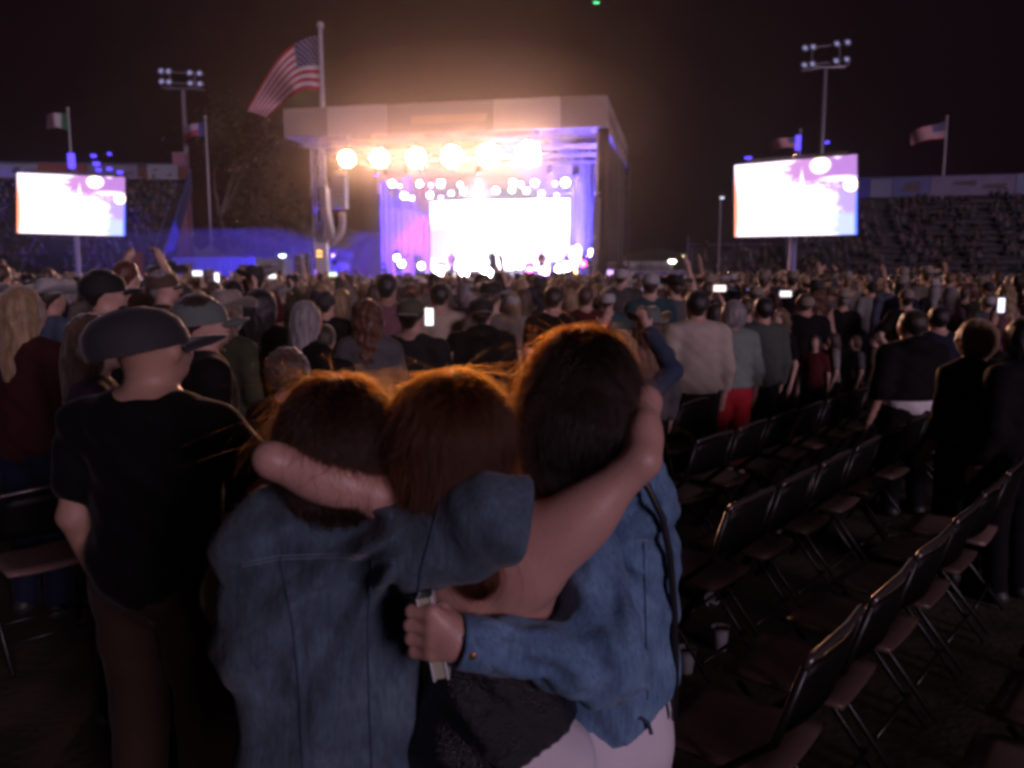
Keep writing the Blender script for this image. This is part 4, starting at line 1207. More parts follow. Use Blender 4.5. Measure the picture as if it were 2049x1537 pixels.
def person(label, x, y, stature, yaw=0.0, fem=False, pose=0, sleeve='short', top='black', bottom='black', legs='trousers', hair='short', hc='brown', hat=None, hatc='black', skin=0, group=None, hood=False, z=0.0, tilt=0.0, eyes=False, width=1.0, hem=.86, h=HB, under=None, bright=.33):
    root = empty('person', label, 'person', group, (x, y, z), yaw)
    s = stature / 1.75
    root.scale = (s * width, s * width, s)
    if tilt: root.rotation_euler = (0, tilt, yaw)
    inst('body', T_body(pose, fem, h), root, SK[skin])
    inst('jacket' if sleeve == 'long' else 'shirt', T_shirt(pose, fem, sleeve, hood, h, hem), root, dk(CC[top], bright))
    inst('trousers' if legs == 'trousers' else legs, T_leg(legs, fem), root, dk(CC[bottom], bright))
    if under: inst('undershirt', T_shirt(pose, fem, 'none', False, h, .88), root, CC[under]).scale = (.97, .97, 1)
    if y < 12.5 and z == 0.0:
        for k in (0, 1): inst('shoe', T_shoe(k), root)
    if hair: inst('hair', T_hair(hair), root, HC[hc])
    if hat == 'cap':
        o = inst('cap', T_cap(), root, dk(CC[hatc])); o.rotation_euler = (math.radians(7), 0, 0); o.location = (0, .199, -.018)
    if hat == 'backcap':
        o = inst('cap', T_cap(), root, dk(CC[hatc])); o.rotation_euler = (0, 0, PI)
    if hat == 'cowboy': inst('cowboy_hat', T_cowboy(), root, dk(CC[hatc]))
    if eyes:
        for sx in (-1, 1):
            e_ = inst('eye', T_eye(), root); e_.location = (sx * .03, .012 + .083, 1.635)
    return root
M_phone = mat('black_phone_glass', (.02, .02, .02), .15)
def phone(label, pos, yaw, col=(1, .95, 1), st=2.2, land=True, tiltx=0, sc_=1.0):
    r = empty('phone', label, 'phone', 'phones held up in the crowd', pos, yaw)
    r.rotation_euler = (tiltx, 0, yaw)
    w_, h_ = (.155, .078) if land else (.075, .155)
    w_ *= sc_ * .9; h_ *= sc_ * .9; st = .55 + .45 * st
    MB().box((0, 0, 0), (w_, .009, h_)).obj('phone_case', M_phone, r)
    MB().quad((-w_ * .46, -.0052, -h_ * .46), (w_ * .46, -.0052, -h_ * .46), (w_ * .46, -.0052, h_ * .46), (-w_ * .46, -.0052, h_ * .46)).obj('phone_screen', lampmat('phone_%.1f%.1f%.1f_%.1f' % (*col, st), col, st), r)
    return r
# ================================================================== PERFORMERS
def stage_person(label, px, b, stature, **kw):
    p = S(a_of(px, b), b, 1.6)
    return person(label, p.x, p.y, stature, kw.pop('yaw', PI), z=1.6, group=None, **kw)
M_guitar = mat('glossy_guitar_wood', (.45, .16, .04), .25)
M_drum = mat('pearl_drum_shell', (.6, .6, .66), .25)
M_skinw = mat('drum_head_film', (.8, .8, .8), .4)
M_brass = mat('cymbal_brass', (.7, .5, .2), .25, .9)
def guitar(label, px, b, zc, flip=1):
    p = S(a_of(px, b), b, 0) - SV * .24; r = empty('guitar', label, 'guitar', None, (p.x, p.y, zc), SYAW)
    R = Euler((0, math.radians(-28 * flip), 0)).to_matrix()
    MB().ell((0, 0, 0), (.19, .03, .16), 14, 6, R).ell(R @ Vector((.16 * flip, 0, .0)), (.13, .03, .12), 12, 6, R).obj('guitar_body', M_guitar, r, True)
    MB().box(R @ Vector((.5 * flip, 0, 0)), (.62, .025, .05), R).obj('neck', M_blk, r)
    MB().box(R @ Vector((.86 * flip, 0, 0)), (.14, .02, .08), R).obj('headstock', M_blk, r)
    return r
stage_person('guitarist in a white shirt brightly lit at the far left of the stage', 800, 3.5, 1.82, pose=5, sleeve='long', top='white', hair='short', hat='cowboy', hatc='white', yaw=PI + .3)
guitar('guitar held by the white shirted guitarist at the left', 800, 3.5, 2.7)
stage_person('singer in pale clothes left of the video wall', 838, 5.0, 1.8, pose=3, sleeve='long', top='beige', hair='short', yaw=PI + .2)
stage_person('guitarist in dark clothes in front of the left half of the video wall', 905, 4.0, 1.8, pose=5, sleeve='long', top='denim blue', hair='long', hc='brown', yaw=PI)
guitar('guitar held by the dark clothed guitarist', 905, 4.0, 2.7)
stage_person('lead singer in a light jacket at the centre microphone', 985, 2.2, 1.82, pose=2, sleeve='long', top='light blue', hat='cowboy', hatc='tan', hair='short', yaw=PI - .1)
stage_person('bass player in red right of the centre microphone', 1083, 4.5, 1.82, pose=5, sleeve='long', top='red', hair='short', yaw=PI - .2)
guitar('bass guitar held by the player in red', 1083, 4.5, 2.7)
stage_person('keyboard player in a violet lit shirt at the right end of the stage', 1135, 6.5, 1.78, pose=5, sleeve='long', top='mauve', hair='short', yaw=PI - .3)
# drum riser, kit, keyboards, amps
def SBOX(name, label, cat, px0, px1, b0_, b1_, z0, z1, m, group=None, extra=None):
    p = S(a_of((px0 + px1) / 2, b0_), (b0_ + b1_) / 2, 0); root = empty(name, label, cat, group, (p.x, p.y, z0), SYAW)
    wd = abs(a_of(px1, b0_) - a_of(px0, b0_))
    MB().box((0, 0, (z1 - z0) / 2), (wd, b1_ - b0_, z1 - z0)).obj('case', m, root)
    if extra: extra(root, wd, b1_ - b0_, z1 - z0)
    return root
def grill(root, wd, dp, h):
    MB().box((0, -dp / 2 - .015, h * .45), (wd * .9, .02, h * .78)).obj('speaker_grille', M_spk, root)
    MB().box((0, -dp / 2 - .015, h * .93), (wd * .9, .02, h * .09)).obj('control_panel', M_alu, root)
for i, (a0, a1, lb) in enumerate(((872, 890, 'leftmost amplifier cabinet before the video wall'), (1030, 1046, 'amplifier cabinet right of the drums'), (1050, 1066, 'amplifier cabinet behind the bass player'), (1100, 1118, 'rightmost amplifier cabinet before the video wall'))):
    SBOX('amplifier', lb, 'amplifier', a0, a1, 8, 8.6, 1.6, 2.7, M_case, 'amplifiers on the stage', grill)
SBOX('drum_riser', 'pale low riser under the drum kit', 'riser', 925, 1010, 8, 10.8, 1.6, 2.15, M_white)
SBOX('keyboard_riser', 'pale low riser at the right of the stage', 'riser', 1085, 1150, 7.2, 9, 1.6, 2.0, M_white)
def keys(root, wd, dp, h):
    MB().box((0, 0, h + .04), (wd * 1.02, dp * .9, .08)).obj('keyboard', M_blk, root)
    for s in (-.35, .35): MB().tube([(s * wd, -dp * .3, -.8), (s * wd * .6, 0, 0)], .02).obj('stand_leg', M_alu, root)
SBOX('keyboard', 'keyboard on a stand in front of the violet lit player', 'keyboard', 1122, 1146, 5.9, 6.2, 2.5, 2.6, M_blk, None, keys)
p = S(a_of(968, 9), 9.2, 2.15); dk_ = empty('drum_kit', 'white pearl drum kit on its riser in front of the video wall', 'drum kit', None, p, SYAW)
def drum(x, y, z, r, h, ax, nm):
    R = Vector(ax).to_track_quat('Z', 'Y').to_matrix()
    m = MB(); m.lathe([(r, 0), (r, h)], (x, y, z), 18, R=R); d_ = m.obj(nm, M_drum, dk_, True)
    m = MB(); m.disc(Vector((x, y, z)) + R @ Vector((0, 0, h)), ax, r, 18); m.obj('drum_head', M_skinw, d_)
drum(0, .2, .32, .3, .45, (0, -1, 0), 'bass_drum'); drum(-.25, 0, .75, .16, .22, (0, -.3, 1), 'tom_drum'); drum(.22, 0, .75, .16, .22, (0, -.3, 1), 'tom_drum')
drum(.7, .2, .2, .22, .45, (0, 0, 1), 'floor_tom'); drum(-.65, .4, .5, .18, .15, (0, -.1, 1), 'snare_drum')
for x, y, z in ((-.8, .1, 1.25), (.75, .1, 1.3), (-.35, -.1, 1.4), (.4, -.1, 1.38)):
    c_ = MB().lathe([(.24, 0), (.06, .02), (.001, .035)], (x, y, z), 16).obj('cymbal', M_brass, dk_, True)
    MB().tube([(x, y, .02), (x, y, z + .04)], .014).obj('cymbal_stand', M_alu, c_)
stage_person('drummer in a white vest sitting behind the pearl kit', 968, 10.1, 1.45, pose=5, top='white', hair='short')
# stage-front wedges and mic stands
for i, px in enumerate((845, 900, 950, 1010, 1060, 1110)):
    p = S(a_of(px, 1.4), 1.4, 1.6)
    r = empty('floor_monitor', ['first', 'second', 'third', 'fourth', 'fifth', 'sixth'][i] + ' wedge monitor from the left along the stage front', 'speaker', 'wedge monitors along the stage front', p, SYAW)
    m = MB(); m.add([(-.35, -.25, 0), (.35, -.25, 0), (.35, .25, 0), (-.35, .25, 0), (-.35, -.2, .38), (.35, -.2, .38), (.35, .02, .4), (-.35, .02, .4)], [[3, 2, 1, 0], [4, 5, 6, 7], [0, 1, 5, 4], [1, 2, 6, 5], [2, 3, 7, 6], [3, 0, 4, 7]]); m.obj('case', M_case, r)
    m = MB(); m.quad((-.3, .235, .05), (.3, .235, .05), (.3, .035, .37), (-.3, .035, .37)); m.obj('speaker_grille', M_spk, r)
for i, (px, b) in enumerate(((838, 4.6), (905, 3.6), (985, 1.8))):
    p = S(a_of(px, b), b, 1.6); r = empty('microphone_stand', ['microphone stand before the singer left of the video wall', 'microphone stand before the dark clothed guitarist', 'microphone stand at the centre front of the stage'][i], 'microphone', None, p, SYAW)
    MB().tube([(0, 0, 0), (0, 0, 1.45)], .015).obj('pole', M_blk, r); MB().lathe([(.15, 0), (.15, .02), (.02, .03)], n=12).obj('base', M_blk, r)
    MB().ell((0, -.04, 1.5), (.03, .05, .03)).obj('microphone', M_spk, r, True)
# warm flame-coloured lamp at the right
f_ = empty('fire_effect', 'ball of orange flame from a burner at the right end of the stage', 'flame', None, S(a_of(1150, 2.5), 2.5, 1.6))
MB().box((0, 0, .12), (.4, .4, .24)).obj('burner', M_case, f_)
fl = SD(); zf = z_of(1150, 512, 2.5) - 1.6
fl.e((0, 0, zf), (.38, .3, .45), .1).e((.12, 0, zf + .38), (.2, .18, .3), .12).e((-.18, 0, zf + .3), (.16, .14, .28), .1).c((0, 0, .3), (0, 0, zf), .08, .25, k=.1)
fl.disp = lambda P: .05 * np.sin(P[:, 0] * 14) * np.sin(P[:, 2] * 11 + 1) 
inst('flame', fl.mesh('flame', .05, lampmat('flame_glow', (1, .52, .16), 9)), f_)
# bright spot fixtures on the floor (blown-out patches)
for i, (px, py, b, col, st, r) in enumerate(((797, 516, 3, W, 60, .18), (806, 528, 3, W, 45, .2), (845, 532, 5, W, 40, .2), (880, 542, 2.5, W, 60, .3), (930, 545, 2, W, 60, .3), (975, 547, 2, W, 70, .34), (1040, 532, 7, W, 30, .22), (1088, 543, 2, V_, 60, .3), (1120, 538, 3, W, 60, .3), (1135, 533, 3, W, 50, .26), (1165, 528, 2, MG, 18, .18), (1060, 540, 2, MG, 30, .2), (1180, 502, 1.5, W, 14, .1), (1189, 476, 1.5, W, 12, .1))):
    lab = ['small white floor lamp by the left guitarist', 'second white floor lamp lower beside the left guitarist', 'white floor lamp under the pale singer', 'large floor lamp at the stage front left of centre', 'large floor lamp under the drum kit', 'brightest floor lamp at the centre of the stage front', 'small lamp by the amplifier cabinets', 'violet floor lamp at the right of the stage front', 'large white floor lamp near the keyboard', 'white floor lamp just left of the flame', 'magenta lamp at the foot of the right tower', 'magenta floor lamp right of the centre', 'small white lamp halfway down the right tower', 'small white lamp higher on the right tower'][i]
    moving_head(px, py, b, col, st, r, lab)

# ================================================================== THE CROWD
occupied = []
def free(x, y, d):
    for (a, b, r) in occupied:
        if (a - x) ** 2 + (b - y) ** 2 < max(d, r) ** 2: return False
    return True
def P_at(label, px, topy, D, stature=None, hatdh=0.0, z=0.0, **kw):
    """a person whose head top shows at pixel (px, topy) when D metres ahead"""
    t = at(px, topy, D)
    st = stature or (t.z - hatdh - z) / 1.02
    p = person(label, t.x, D, st, z=z, **kw)
    occupied.append((t.x, D, .42)); return p
H = math.radians
# -- hand placed people, left to right
P_at('woman with long blonde hair and dark red top at the crowd\'s left edge', 42, 560, 4.1, fem=True, hair='long', hc='blonde', top='maroon', sleeve='long', yaw=H(-15), bottom='navy', width=1.06, h=.016)
P_at('man in a pale blue shirt and white cowboy hat far left behind the blonde woman', 98, 548, 6.2, hair='short', hc='dark brown', hat='cowboy', hatc='white', top='light blue', sleeve='long', yaw=H(-30), hatdh=.04)
P_at('brown haired woman turning her face to the right beside the man in black', 182, 612, 3.1, fem=True, hair='long', hc='brown', top='mauve', sleeve='long', yaw=H(-62), eyes=True, skin=2, h=.016)
P_at('tall man in a dark cap and black shirt behind the brown haired woman', 205, 519, 4.7, hair='short', hc='black', hat='cap', top='black', sleeve='long', yaw=H(-50), hatdh=.02, eyes=True, width=1.1)
P_at('bare headed man facing right above the cap of the man in black', 325, 526, 6.3, hair='short', hc='grey', top='black', sleeve='short', yaw=H(-70), hat='cap', hatc='brown', hatdh=.02, eyes=True)
P_at('man in a grey green cap and black shirt turning to the right', 398, 564, 3.5, hair='short', hc='dark brown', hat='cap', hatc='grey green', top='black', sleeve='long', yaw=H(-58), hatdh=.02, eyes=True, width=1.12, h=.016)
P_at('woman in a cream straw cowboy hat with long light brown hair', 452, 572, 5.0, fem=True, hair='wavy', hc='light brown', hat='cowboy', hatc='beige', top='olive', sleeve='long', yaw=H(-25), hatdh=.03)
P_at('woman with very long dark hair and black clothes right of the straw hat', 522, 568, 5.6, fem=True, hair='long', hc='black', top='black', sleeve='long', yaw=H(-10), width=1.1)
P_at('woman with pale ash blonde hair facing slightly right left of the grey shirted woman', 612, 592, 4.9, fem=True, hair='long', hc='grey', top='black', sleeve='long', yaw=H(-35))
P_at('small dark haired person standing right behind the ash blonde woman', 648, 640, 5.2, fem=True, hair='short', hc='dark brown', top='black', sleeve='short', yaw=H(15))
P_at('curly haired child with a bright rim of light around the hair', 574, 690, 3.6, stature=None, hair='curly', hc='brown', top='black', sleeve='long', yaw=H(-20), h=.016)
P_at('man in a dark cap left of the woman with auburn hair', 652, 570, 7.4, hair='short', hc='dark brown', top='black', sleeve='short', hat='cap', hatc='charcoal', hatdh=.02)
P_at('blonde woman with shoulder length hair behind the dark capped man', 682, 572, 7.8, fem=True, hair='long', hc='blonde', top='white', sleeve='short')
P_at('woman with long auburn hair and a grey lace top holding her elbows', 735, 590, 5.4, fem=True, hair='wavy', hc='auburn', top='grey', sleeve='long', yaw=H(5), pose=3, width=1.05)
P_at('woman with long brown hair in front of the left stage tower', 752, 560, 8.6, fem=True, hair='long', hc='brown', top='charcoal', sleeve='long')
P_at('man in a camouflage cap and dark grey tee holding up a lit phone', 822, 586, 5.6, hair='short', hc='dark brown', hat='backcap', hatc='olive', top='charcoal', sleeve='short', pose=5, yaw=H(-12), hatdh=.02, width=1.18, h=.016)
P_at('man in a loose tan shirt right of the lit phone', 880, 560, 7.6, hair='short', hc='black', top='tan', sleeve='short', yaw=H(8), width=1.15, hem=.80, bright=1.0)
P_at('tall figure whose dark spiky hair stands against the bright stage', 868, 541, 10.5, hair='bun', hc='black', top='beige', sleeve='short')
P_at('large man in a black hooded jacket right of the tan shirt', 962, 592, 6.4, hair='short', hc='black', hat='backcap', hatc='black', top='black', sleeve='long', hood=True, yaw=H(10), width=1.2)
P_at('woman in a white top and cap with her arm around a friend', 1024, 578, 8.4, fem=True, hair='long', hc='blonde', hat='cap', hatc='white', top='white', sleeve='short', pose=6, legs='shorts', bottom='white')
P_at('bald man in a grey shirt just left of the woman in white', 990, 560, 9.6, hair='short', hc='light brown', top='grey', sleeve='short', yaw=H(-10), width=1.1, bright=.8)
P_at('man in a black tee before the bright centre of the stage', 1108, 566, 7.6, hair='short', hc='dark brown', top='black', sleeve='short', width=1.12)
P_at('man in a dark red tee right of the man in the black tee', 1172, 566, 8.4, hair='short', hc='brown', top='dark red', sleeve='short', width=1.05)
P_at('blonde woman in dark blue between the two men before the stage', 1140, 572, 9.4, fem=True, hair='long', hc='blonde', top='navy')
P_at('man in a teal shirt in front of the right stage tower', 1215, 570, 8.6, hair='short', hc='dark brown', top='teal', sleeve='short', hat='cap', hatc='white', hatdh=.02)
ph = P_at('woman in a denim sleeve raising both arms to film behind the dark haired girl', 1240, 650, 3.9, fem=True, hair='wavy', hc='blonde', top='denim blue', sleeve='long', pose=1, yaw=H(-14), h=.016)
P_at('woman in a grey wide brimmed hat and grey green shirt', 1298, 606, 5.6, fem=True, hair='long', hc='brown', hat='cowboy', hatc='grey green', top='grey', sleeve='long', yaw=H(15), hatdh=.03, bottom='black')
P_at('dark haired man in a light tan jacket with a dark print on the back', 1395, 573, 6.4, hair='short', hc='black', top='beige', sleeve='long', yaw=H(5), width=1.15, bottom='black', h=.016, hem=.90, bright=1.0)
tanman = bpy.data.objects[[o.name for o in C.objects if o.get('label', '').startswith('dark haired man in a light tan')][0]]
pr = shirt_prims('down', 'down', False, 'none', .0235, False, 1.17)
pr.clip((.055, 0, 0), (1, 0, .3)); pr.clip((-.065, 0, 0), (-1, 0, .15)); pr.clip((0, -.03, 0), (0, 1, 0)); pr.clip((0, 0, 1.30), (.2, 0, 1))
pr.disp = lambda P: .004 * np.sin(P[:, 0] * 90) * np.sin(P[:, 2] * 70)
inst('back_print', pr.mesh('back_print', .012, mat('dark_back_print', (.06, .04, .05), .9)), tanman)
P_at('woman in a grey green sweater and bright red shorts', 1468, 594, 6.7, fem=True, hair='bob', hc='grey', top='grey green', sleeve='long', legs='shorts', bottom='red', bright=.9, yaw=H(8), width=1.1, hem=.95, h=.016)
P_at('woman holding a glowing phone high behind the tan jacket', 1432, 600, 8.0, fem=True, hair='long', hc='dark brown', top='tan', sleeve='none', pose=1)
P_at('man in a blue shirt filming behind the grey green sweater', 1494, 590, 8.6, hair='short', hc='brown', top='denim blue', sleeve='short', pose=5)
P_at('man with a white collar and slate shirt right of the red shorts', 1528, 588, 7.3, hair='short', hc='black', top='grey green', sleeve='long', yaw=H(12), width=1.08)
P_at('woman turned half back with light brown hair beside the slate shirt', 1562, 612, 7.9, fem=True, hair='wavy', hc='light brown', top='black', sleeve='short', yaw=H(120), eyes=True)
P_at('broad man in a black tee and pale cap right of the slate shirt', 1612, 578, 9.0, hair='short', hc='brown', hat='cap', hatc='tan', top='black', yaw=H(-5), hatdh=.02, width=1.2)
P_at('man in black with folded arms and a pale cowboy hat', 1688, 574, 10.4, hair='short', hc='grey', hat='cowboy', hatc='beige', top='black', pose=3, hatdh=.03)
P_at('woman with dark hair looking back toward the empty chairs', 1632, 668, 8.6, fem=True, hair='long', hc='black', top='dark red', sleeve='short', yaw=H(150), eyes=True, stature=None)
P_at('girl in a white top standing low between the rows of chairs', 1668, 662, 8.9, fem=True, hair='long', hc='brown', top='white', yaw=H(80), eyes=True)
P_at('child with brown hair and a grey shirt beside the girl in white', 1712, 668, 9.2, hair='bob', hc='brown', top='grey', yaw=H(95), eyes=True)
P_at('child in a pale green shirt right of the grey shirted child', 1752, 664, 9.4, hair='short', hc='brown', top='grey green', yaw=H(60))
P_at('big man in a black jacket with a white shirt hem showing', 1828, 612, 5.9, hair='short', hc='dark brown', top='black', sleeve='long', hood=True, yaw=H(10), width=1.25, bottom='black', hem=1.0, under='white')
P_at('man in a navy tee just right of the big black jacket', 1880, 606, 7.0, hair='short', hc='black', top='navy', yaw=H(0), width=1.15)
P_at('blonde woman in a black jacket with a teal belt near the right edge', 1955, 628, 4.6, fem=True, hair='bob', hc='blonde', top='black', sleeve='long', yaw=H(18), width=1.2, bottom='black', hem=.97, h=.016, under='teal')
P_at('person in a black coat cut by the right edge of the view', 2052, 622, 4.3, hair='long', hc='black', top='black', sleeve='long', yaw=H(25), width=1.1)
P_at('man in a white cap standing tall at the right of the crowd', 1978, 580, 10.6, hair='short', hc='brown', hat='cap', hatc='white', top='grey', pose=0, hatdh=.02)
# phones
def ph_at(label, px, py, D, **kw): return phone(label, at(px, py, D), kw.pop('yaw', 0), **kw)
ph_at('upright phone with a white lit screen held by the man in the dark grey tee', 859, 634, 5.25, land=False, st=2.6, sc_=.86)
ph_at('glowing sideways phone far left above the heads', 395, 547, 13, st=3, sc_=1.2)
ph_at('tilted bright phone right of the first sideways phone', 434, 556, 12, st=3.2, land=False, sc_=1.1)
ph_at('small bluish phone among the left heads', 287, 563, 11, col=(.3, .4, 1), st=1.8)
ph_at('white phone before the orange brown board', 499, 541, 17, st=2.6, sc_=1.2)
ph_at('flat white phone before the open container', 545, 553, 16, st=2.6, sc_=1.2)
ph_at('greenish white phone right of the left tower', 666, 549, 16, col=(.8, 1, .7), st=2.2, sc_=1.2)
ph_at('violet lit phone held high right of the right tower', 1296, 574, 9, col=(.7, .5, 1), st=1.6)
ph_at('pinkish glaring phone held up behind the tan jacket', 1440, 577, 7.7, col=(1, .75, .7), st=3.0, sc_=.9)
ph_at('small blue phone right of the pinkish glaring phone', 1506, 584, 10, col=(.25, .3, 1), st=2.5)
ph_at('white phone over the woman turned half back', 1572, 588, 10, st=1.8, sc_=1.1)
ph_at('white phone near the right edge of the crowd', 2003, 611, 7.4, col=(.85, .85, 1), st=2.6, land=False)

# -- the rest of the standing audience, nearest first
pts = []
def in_front(x, y):
    if y < 5.5: return False
    t = x / y
    if t > .17 and y < 9.6: return False
    if -.02 < t < .17 and y < 8.8: return False
    if t < -.02 and y < 7.2 + 0: return False
    return abs(x) < .70 * y + .5
tries = 0
cell = {}
def near(x, y, d):
    cx, cy_ = int(x // 1), int(y // 1)
    for i in (-1, 0, 1):
        for j in (-1, 0, 1):
            for (a, b) in cell.get((cx + i, cy_ + j), ()):
                if (a - x) ** 2 + (b - y) ** 2 < d * d: return True
    return False
while len(pts) < 1500 and tries < 60000:
    tries += 1
    y = math.sqrt(rng.uniform(5.5 ** 2, 46 ** 2)); x = rng.uniform(-.70, .70) * y
    if not in_front(x, y): continue
    if x > 12 and y > 27.5: continue
    d = .52 + .012 * y
    if near(x, y, d): continue
    if y < 14 and not free(x, y, .55): continue
    cell.setdefault((int(x // 1), int(y // 1)), []).append((x, y)); pts.append((x, y))
pts.sort(key=lambda p: p[1])
ntop = 300 - 46 - 8
seen_l = set()
regs = [(-.50, 'under the left screen'), (-.36, 'near the left grandstand'), (-.25, 'before the dark containers'), (-.15, 'before the left stage tower'), (-.03, 'before the video wall'), (.08, 'right of the video wall'), (.2, 'right of the stage tower'), (.32, 'before the pipe fence'), (.44, 'under the right screen'), (9, 'before the right grandstand')]
topk = ['black', 'black', 'charcoal', 'grey', 'navy', 'denim blue', 'dark red', 'white', 'tan', 'mauve', 'olive', 'beige', 'brown', 'teal', 'pink', 'light blue']
for i, (x, y) in enumerate(pts[:ntop]):
    fem = rng.random() < .5
    hs = rng.choice(['long', 'long', 'wavy', 'pony', 'bun', 'bob']) if fem else 'short'
    hc = rng.choice(['black', 'dark brown', 'brown', 'brown', 'light brown', 'blonde', 'auburn', 'grey'])
    hat = rng.choice([None, None, None, 'cowboy'] if fem else [None, None, 'cap', 'backcap', 'cowboy']); hatc = rng.choice(['beige', 'black', 'tan', 'white', 'charcoal', 'brown'])
    if hat and hs in ('bun',): hs = 'long'
    tp_ = rng.choice(topk); sl = rng.choice(['short', 'short', 'long']) if not fem else rng.choice(['none', 'short', 'long'])
    pose = rng.choice([0] * 12 + [3, 3, 3, 4, 4, 5, 5, 5, 5, 6, 7, 1, 2])
    st = (rng.gauss(1.64, .055) if fem else rng.gauss(1.74, .06))
    reg = next(r for lim, r in regs if x / y < lim)
    dep = 'near' if y < 11 else ('midway' if y < 15 else 'deep')
    dw = {'near': 'nearer', 'midway': 'midway', 'deep': 'deep'}[dep]
    lab = ('woman' if fem else 'man') + ' in %s %s' % (tp_, {'none': 'vest', 'short': 'tee', 'long': 'jacket'}[sl]) + (' and %s %s' % (hatc, 'cowboy hat' if hat == 'cowboy' else 'cap') if hat else ' with %s %s hair' % (hc, {'bob': 'bobbed', 'bun': 'pinned-up', 'pony': 'ponytailed'}.get(hs, hs) if hs != 'short' else 'short')) + ' %s %s' % (dw, reg)
    if len(lab.replace('-', '').split()) > 16: lab = lab.replace(' before the ', ' by the ', 1).replace(' the ', ' ')
    if lab in seen_l:
        lab2 = lab.replace(' ' + dw + ' ', ' standing ' + dw + ' '); lab = lab2 if lab2 not in seen_l else lab.replace(' ' + dw + ' ', ' slightly further ' + dw + ' ')
    seen_l.add(lab)
    person(lab, x, y, st, yaw=math.atan2(-( -3.5 * .3 - x), 50 - y) * .6 * -1 + rng.gauss(0, .25), fem=fem, pose=pose, sleeve=sl, top=tp_, bottom=rng.choice(['black', 'navy', 'denim blue', 'tan']),
           hair=hs, hc=hc, hat=hat, hatc=hatc, skin=rng.randrange(4), group='standing audience filling the field', width=rng.uniform(.95, 1.15) if not fem else rng.uniform(.95, 1.1))
    if pose == 1 and rng.random() < .0: pass
# far crowd as one mass
def simple_person_arrays(fem, kind):
    s = SD()
    s.e((0, 0, 1.64), (.078, .092, .112), .02)
    if kind == 'hat': s.e((0, 0, 1.69), (.17, .19, .018), .01); s.e((0, 0, 1.72), (.09, .10, .07), .01)
    if kind == 'long': s.e((0, -.04, 1.55), (.10, .08, .19), .03)
    s.c((0, 0, 1.4), (0, 0, 1.55), .055, k=.04)
    s.c((-.16, 0, 1.39), (.16, 0, 1.39), .065, k=.06)
    s.e((0, 0, 1.22), (.18, .12, .25), .05)
    if kind == 'up':
        for x in (-1, 1): s.c((x * .2, 0, 1.4), (x * .24, .1, 1.68), .05, k=.02); s.c((x * .24, .1, 1.68), (x * .08, .15, 1.86), .04, k=.02)
    else:
        for x in (-1, 1): s.c((x * .2, 0, 1.38), (x * .24, 0, 1.0), .055, .045, k=.02)
    s.clip((0, 0, 1.0), (0, 0, -1))
    return s.arrays(.045)
SPt = {k: simple_person_arrays(False, k) for k in ('plain', 'hat', 'long', 'up')}
def crowd_mesh(name, plist, seated=False, dim=1.0):
    Vs = []; Fs = []; Cs = []; off = 0
    for (x, y, z, yaw, s, kind) in plist:
        V, F = SPt[kind]
        if seated:
            V = V - np.array([0, 0, .95])
        c, sn = math.cos(yaw), math.sin(yaw)
        W_ = np.stack([(V[:, 0] * c - V[:, 1] * sn) * s + x, (V[:, 0] * sn + V[:, 1] * c) * s + y, V[:, 2] * s + z], 1)
        top = CC[rng.choice(topk)]; hc = HC[rng.choice(list(HC))]; sk = SK[rng.randrange(4)]; ht = CC[rng.choice(['beige', 'black', 'white', 'tan', 'charcoal'])]
        base = .95 if seated else 0
        zz = V[:, 2] + base
        col = np.tile(np.array(top), (len(V), 1)) * .4
        hd = zz > 1.5
        back = V[:, 1] < .035
        col[hd & back] = hc; col[hd & ~back] = sk; col[(zz > 1.46) & (zz <= 1.52) & (abs(V[:, 0]) < .07)] = sk
        if kind == 'hat': col[zz > 1.665] = ht
        if kind == 'long': col[(zz > 1.36) & (V[:, 1] < -.02) & (abs(V[:, 0]) < .1)] = hc
        if kind == 'up': col[(abs(V[:, 0]) > .1) & (zz > 1.5)] = sk
        Vs.append(W_); Fs.append(F + off); off += len(V); Cs.append(col * dim)  # dim scales skin, hair and clothes together; weaker light put into the colours
    V = np.concatenate(Vs); F = np.concatenate(Fs); Cc = np.concatenate(Cs)
    m = _m.get('mixed_crowd')
    if m is None:
        m = mat('mixed_crowd', (.2, .2, .2), .8, sheen=.3)
        vc = m.node_tree.nodes.new('ShaderNodeVertexColor'); vc.layer_name = 'Col'
        m.node_tree.links.new(vc.outputs[0], m.node_tree.nodes['Principled BSDF'].inputs['Base Color'])
    me = npmesh(name, V, F, m)
    ca = me.color_attributes.new('Col', 'FLOAT_COLOR', 'POINT')
    ca.data.foreach_set('color', np.concatenate([Cc, np.ones((len(Cc), 1))], 1).astype(np.float32).ravel())
    o = inst(name, me); return tag(o, kind='stuff')
kinds = ['plain'] * 5 + ['hat'] * 3 + ['long'] * 4 + ['plain'] * 4 + ['hat'] * 2 + ['up']
crowd_mesh('crowd', [(x, y, 0, rng.gauss(0, .3), rng.gauss(.975, .04), rng.choice(kinds)) for x, y in pts[ntop:]])
gp = []
for (Q, L, rows, rd, rr, z0), dens in ((GL, .78), (GR, .72), (GL2, .7)):
    for r in range(rows):
        s = .3
        while s < L - .3:
            if rng.random() < dens and (s % 8.3) > 1.1:
                p = Q(s, r * rd + .38, z0 + r * rr); toc = math.atan2(-(0 - p.x), 30 - p.y) 
                stand = rng.random() < .22
                gp.append((p.x, p.y, p.z + (-.0 if not stand else .35), PI + rng.gauss(0, .3), rng.gauss(.95, .05), rng.choice(kinds)))
            s += rng.uniform(.5, .72)
crowd_mesh('grandstand_crowd', gp, seated=True, dim=.42)
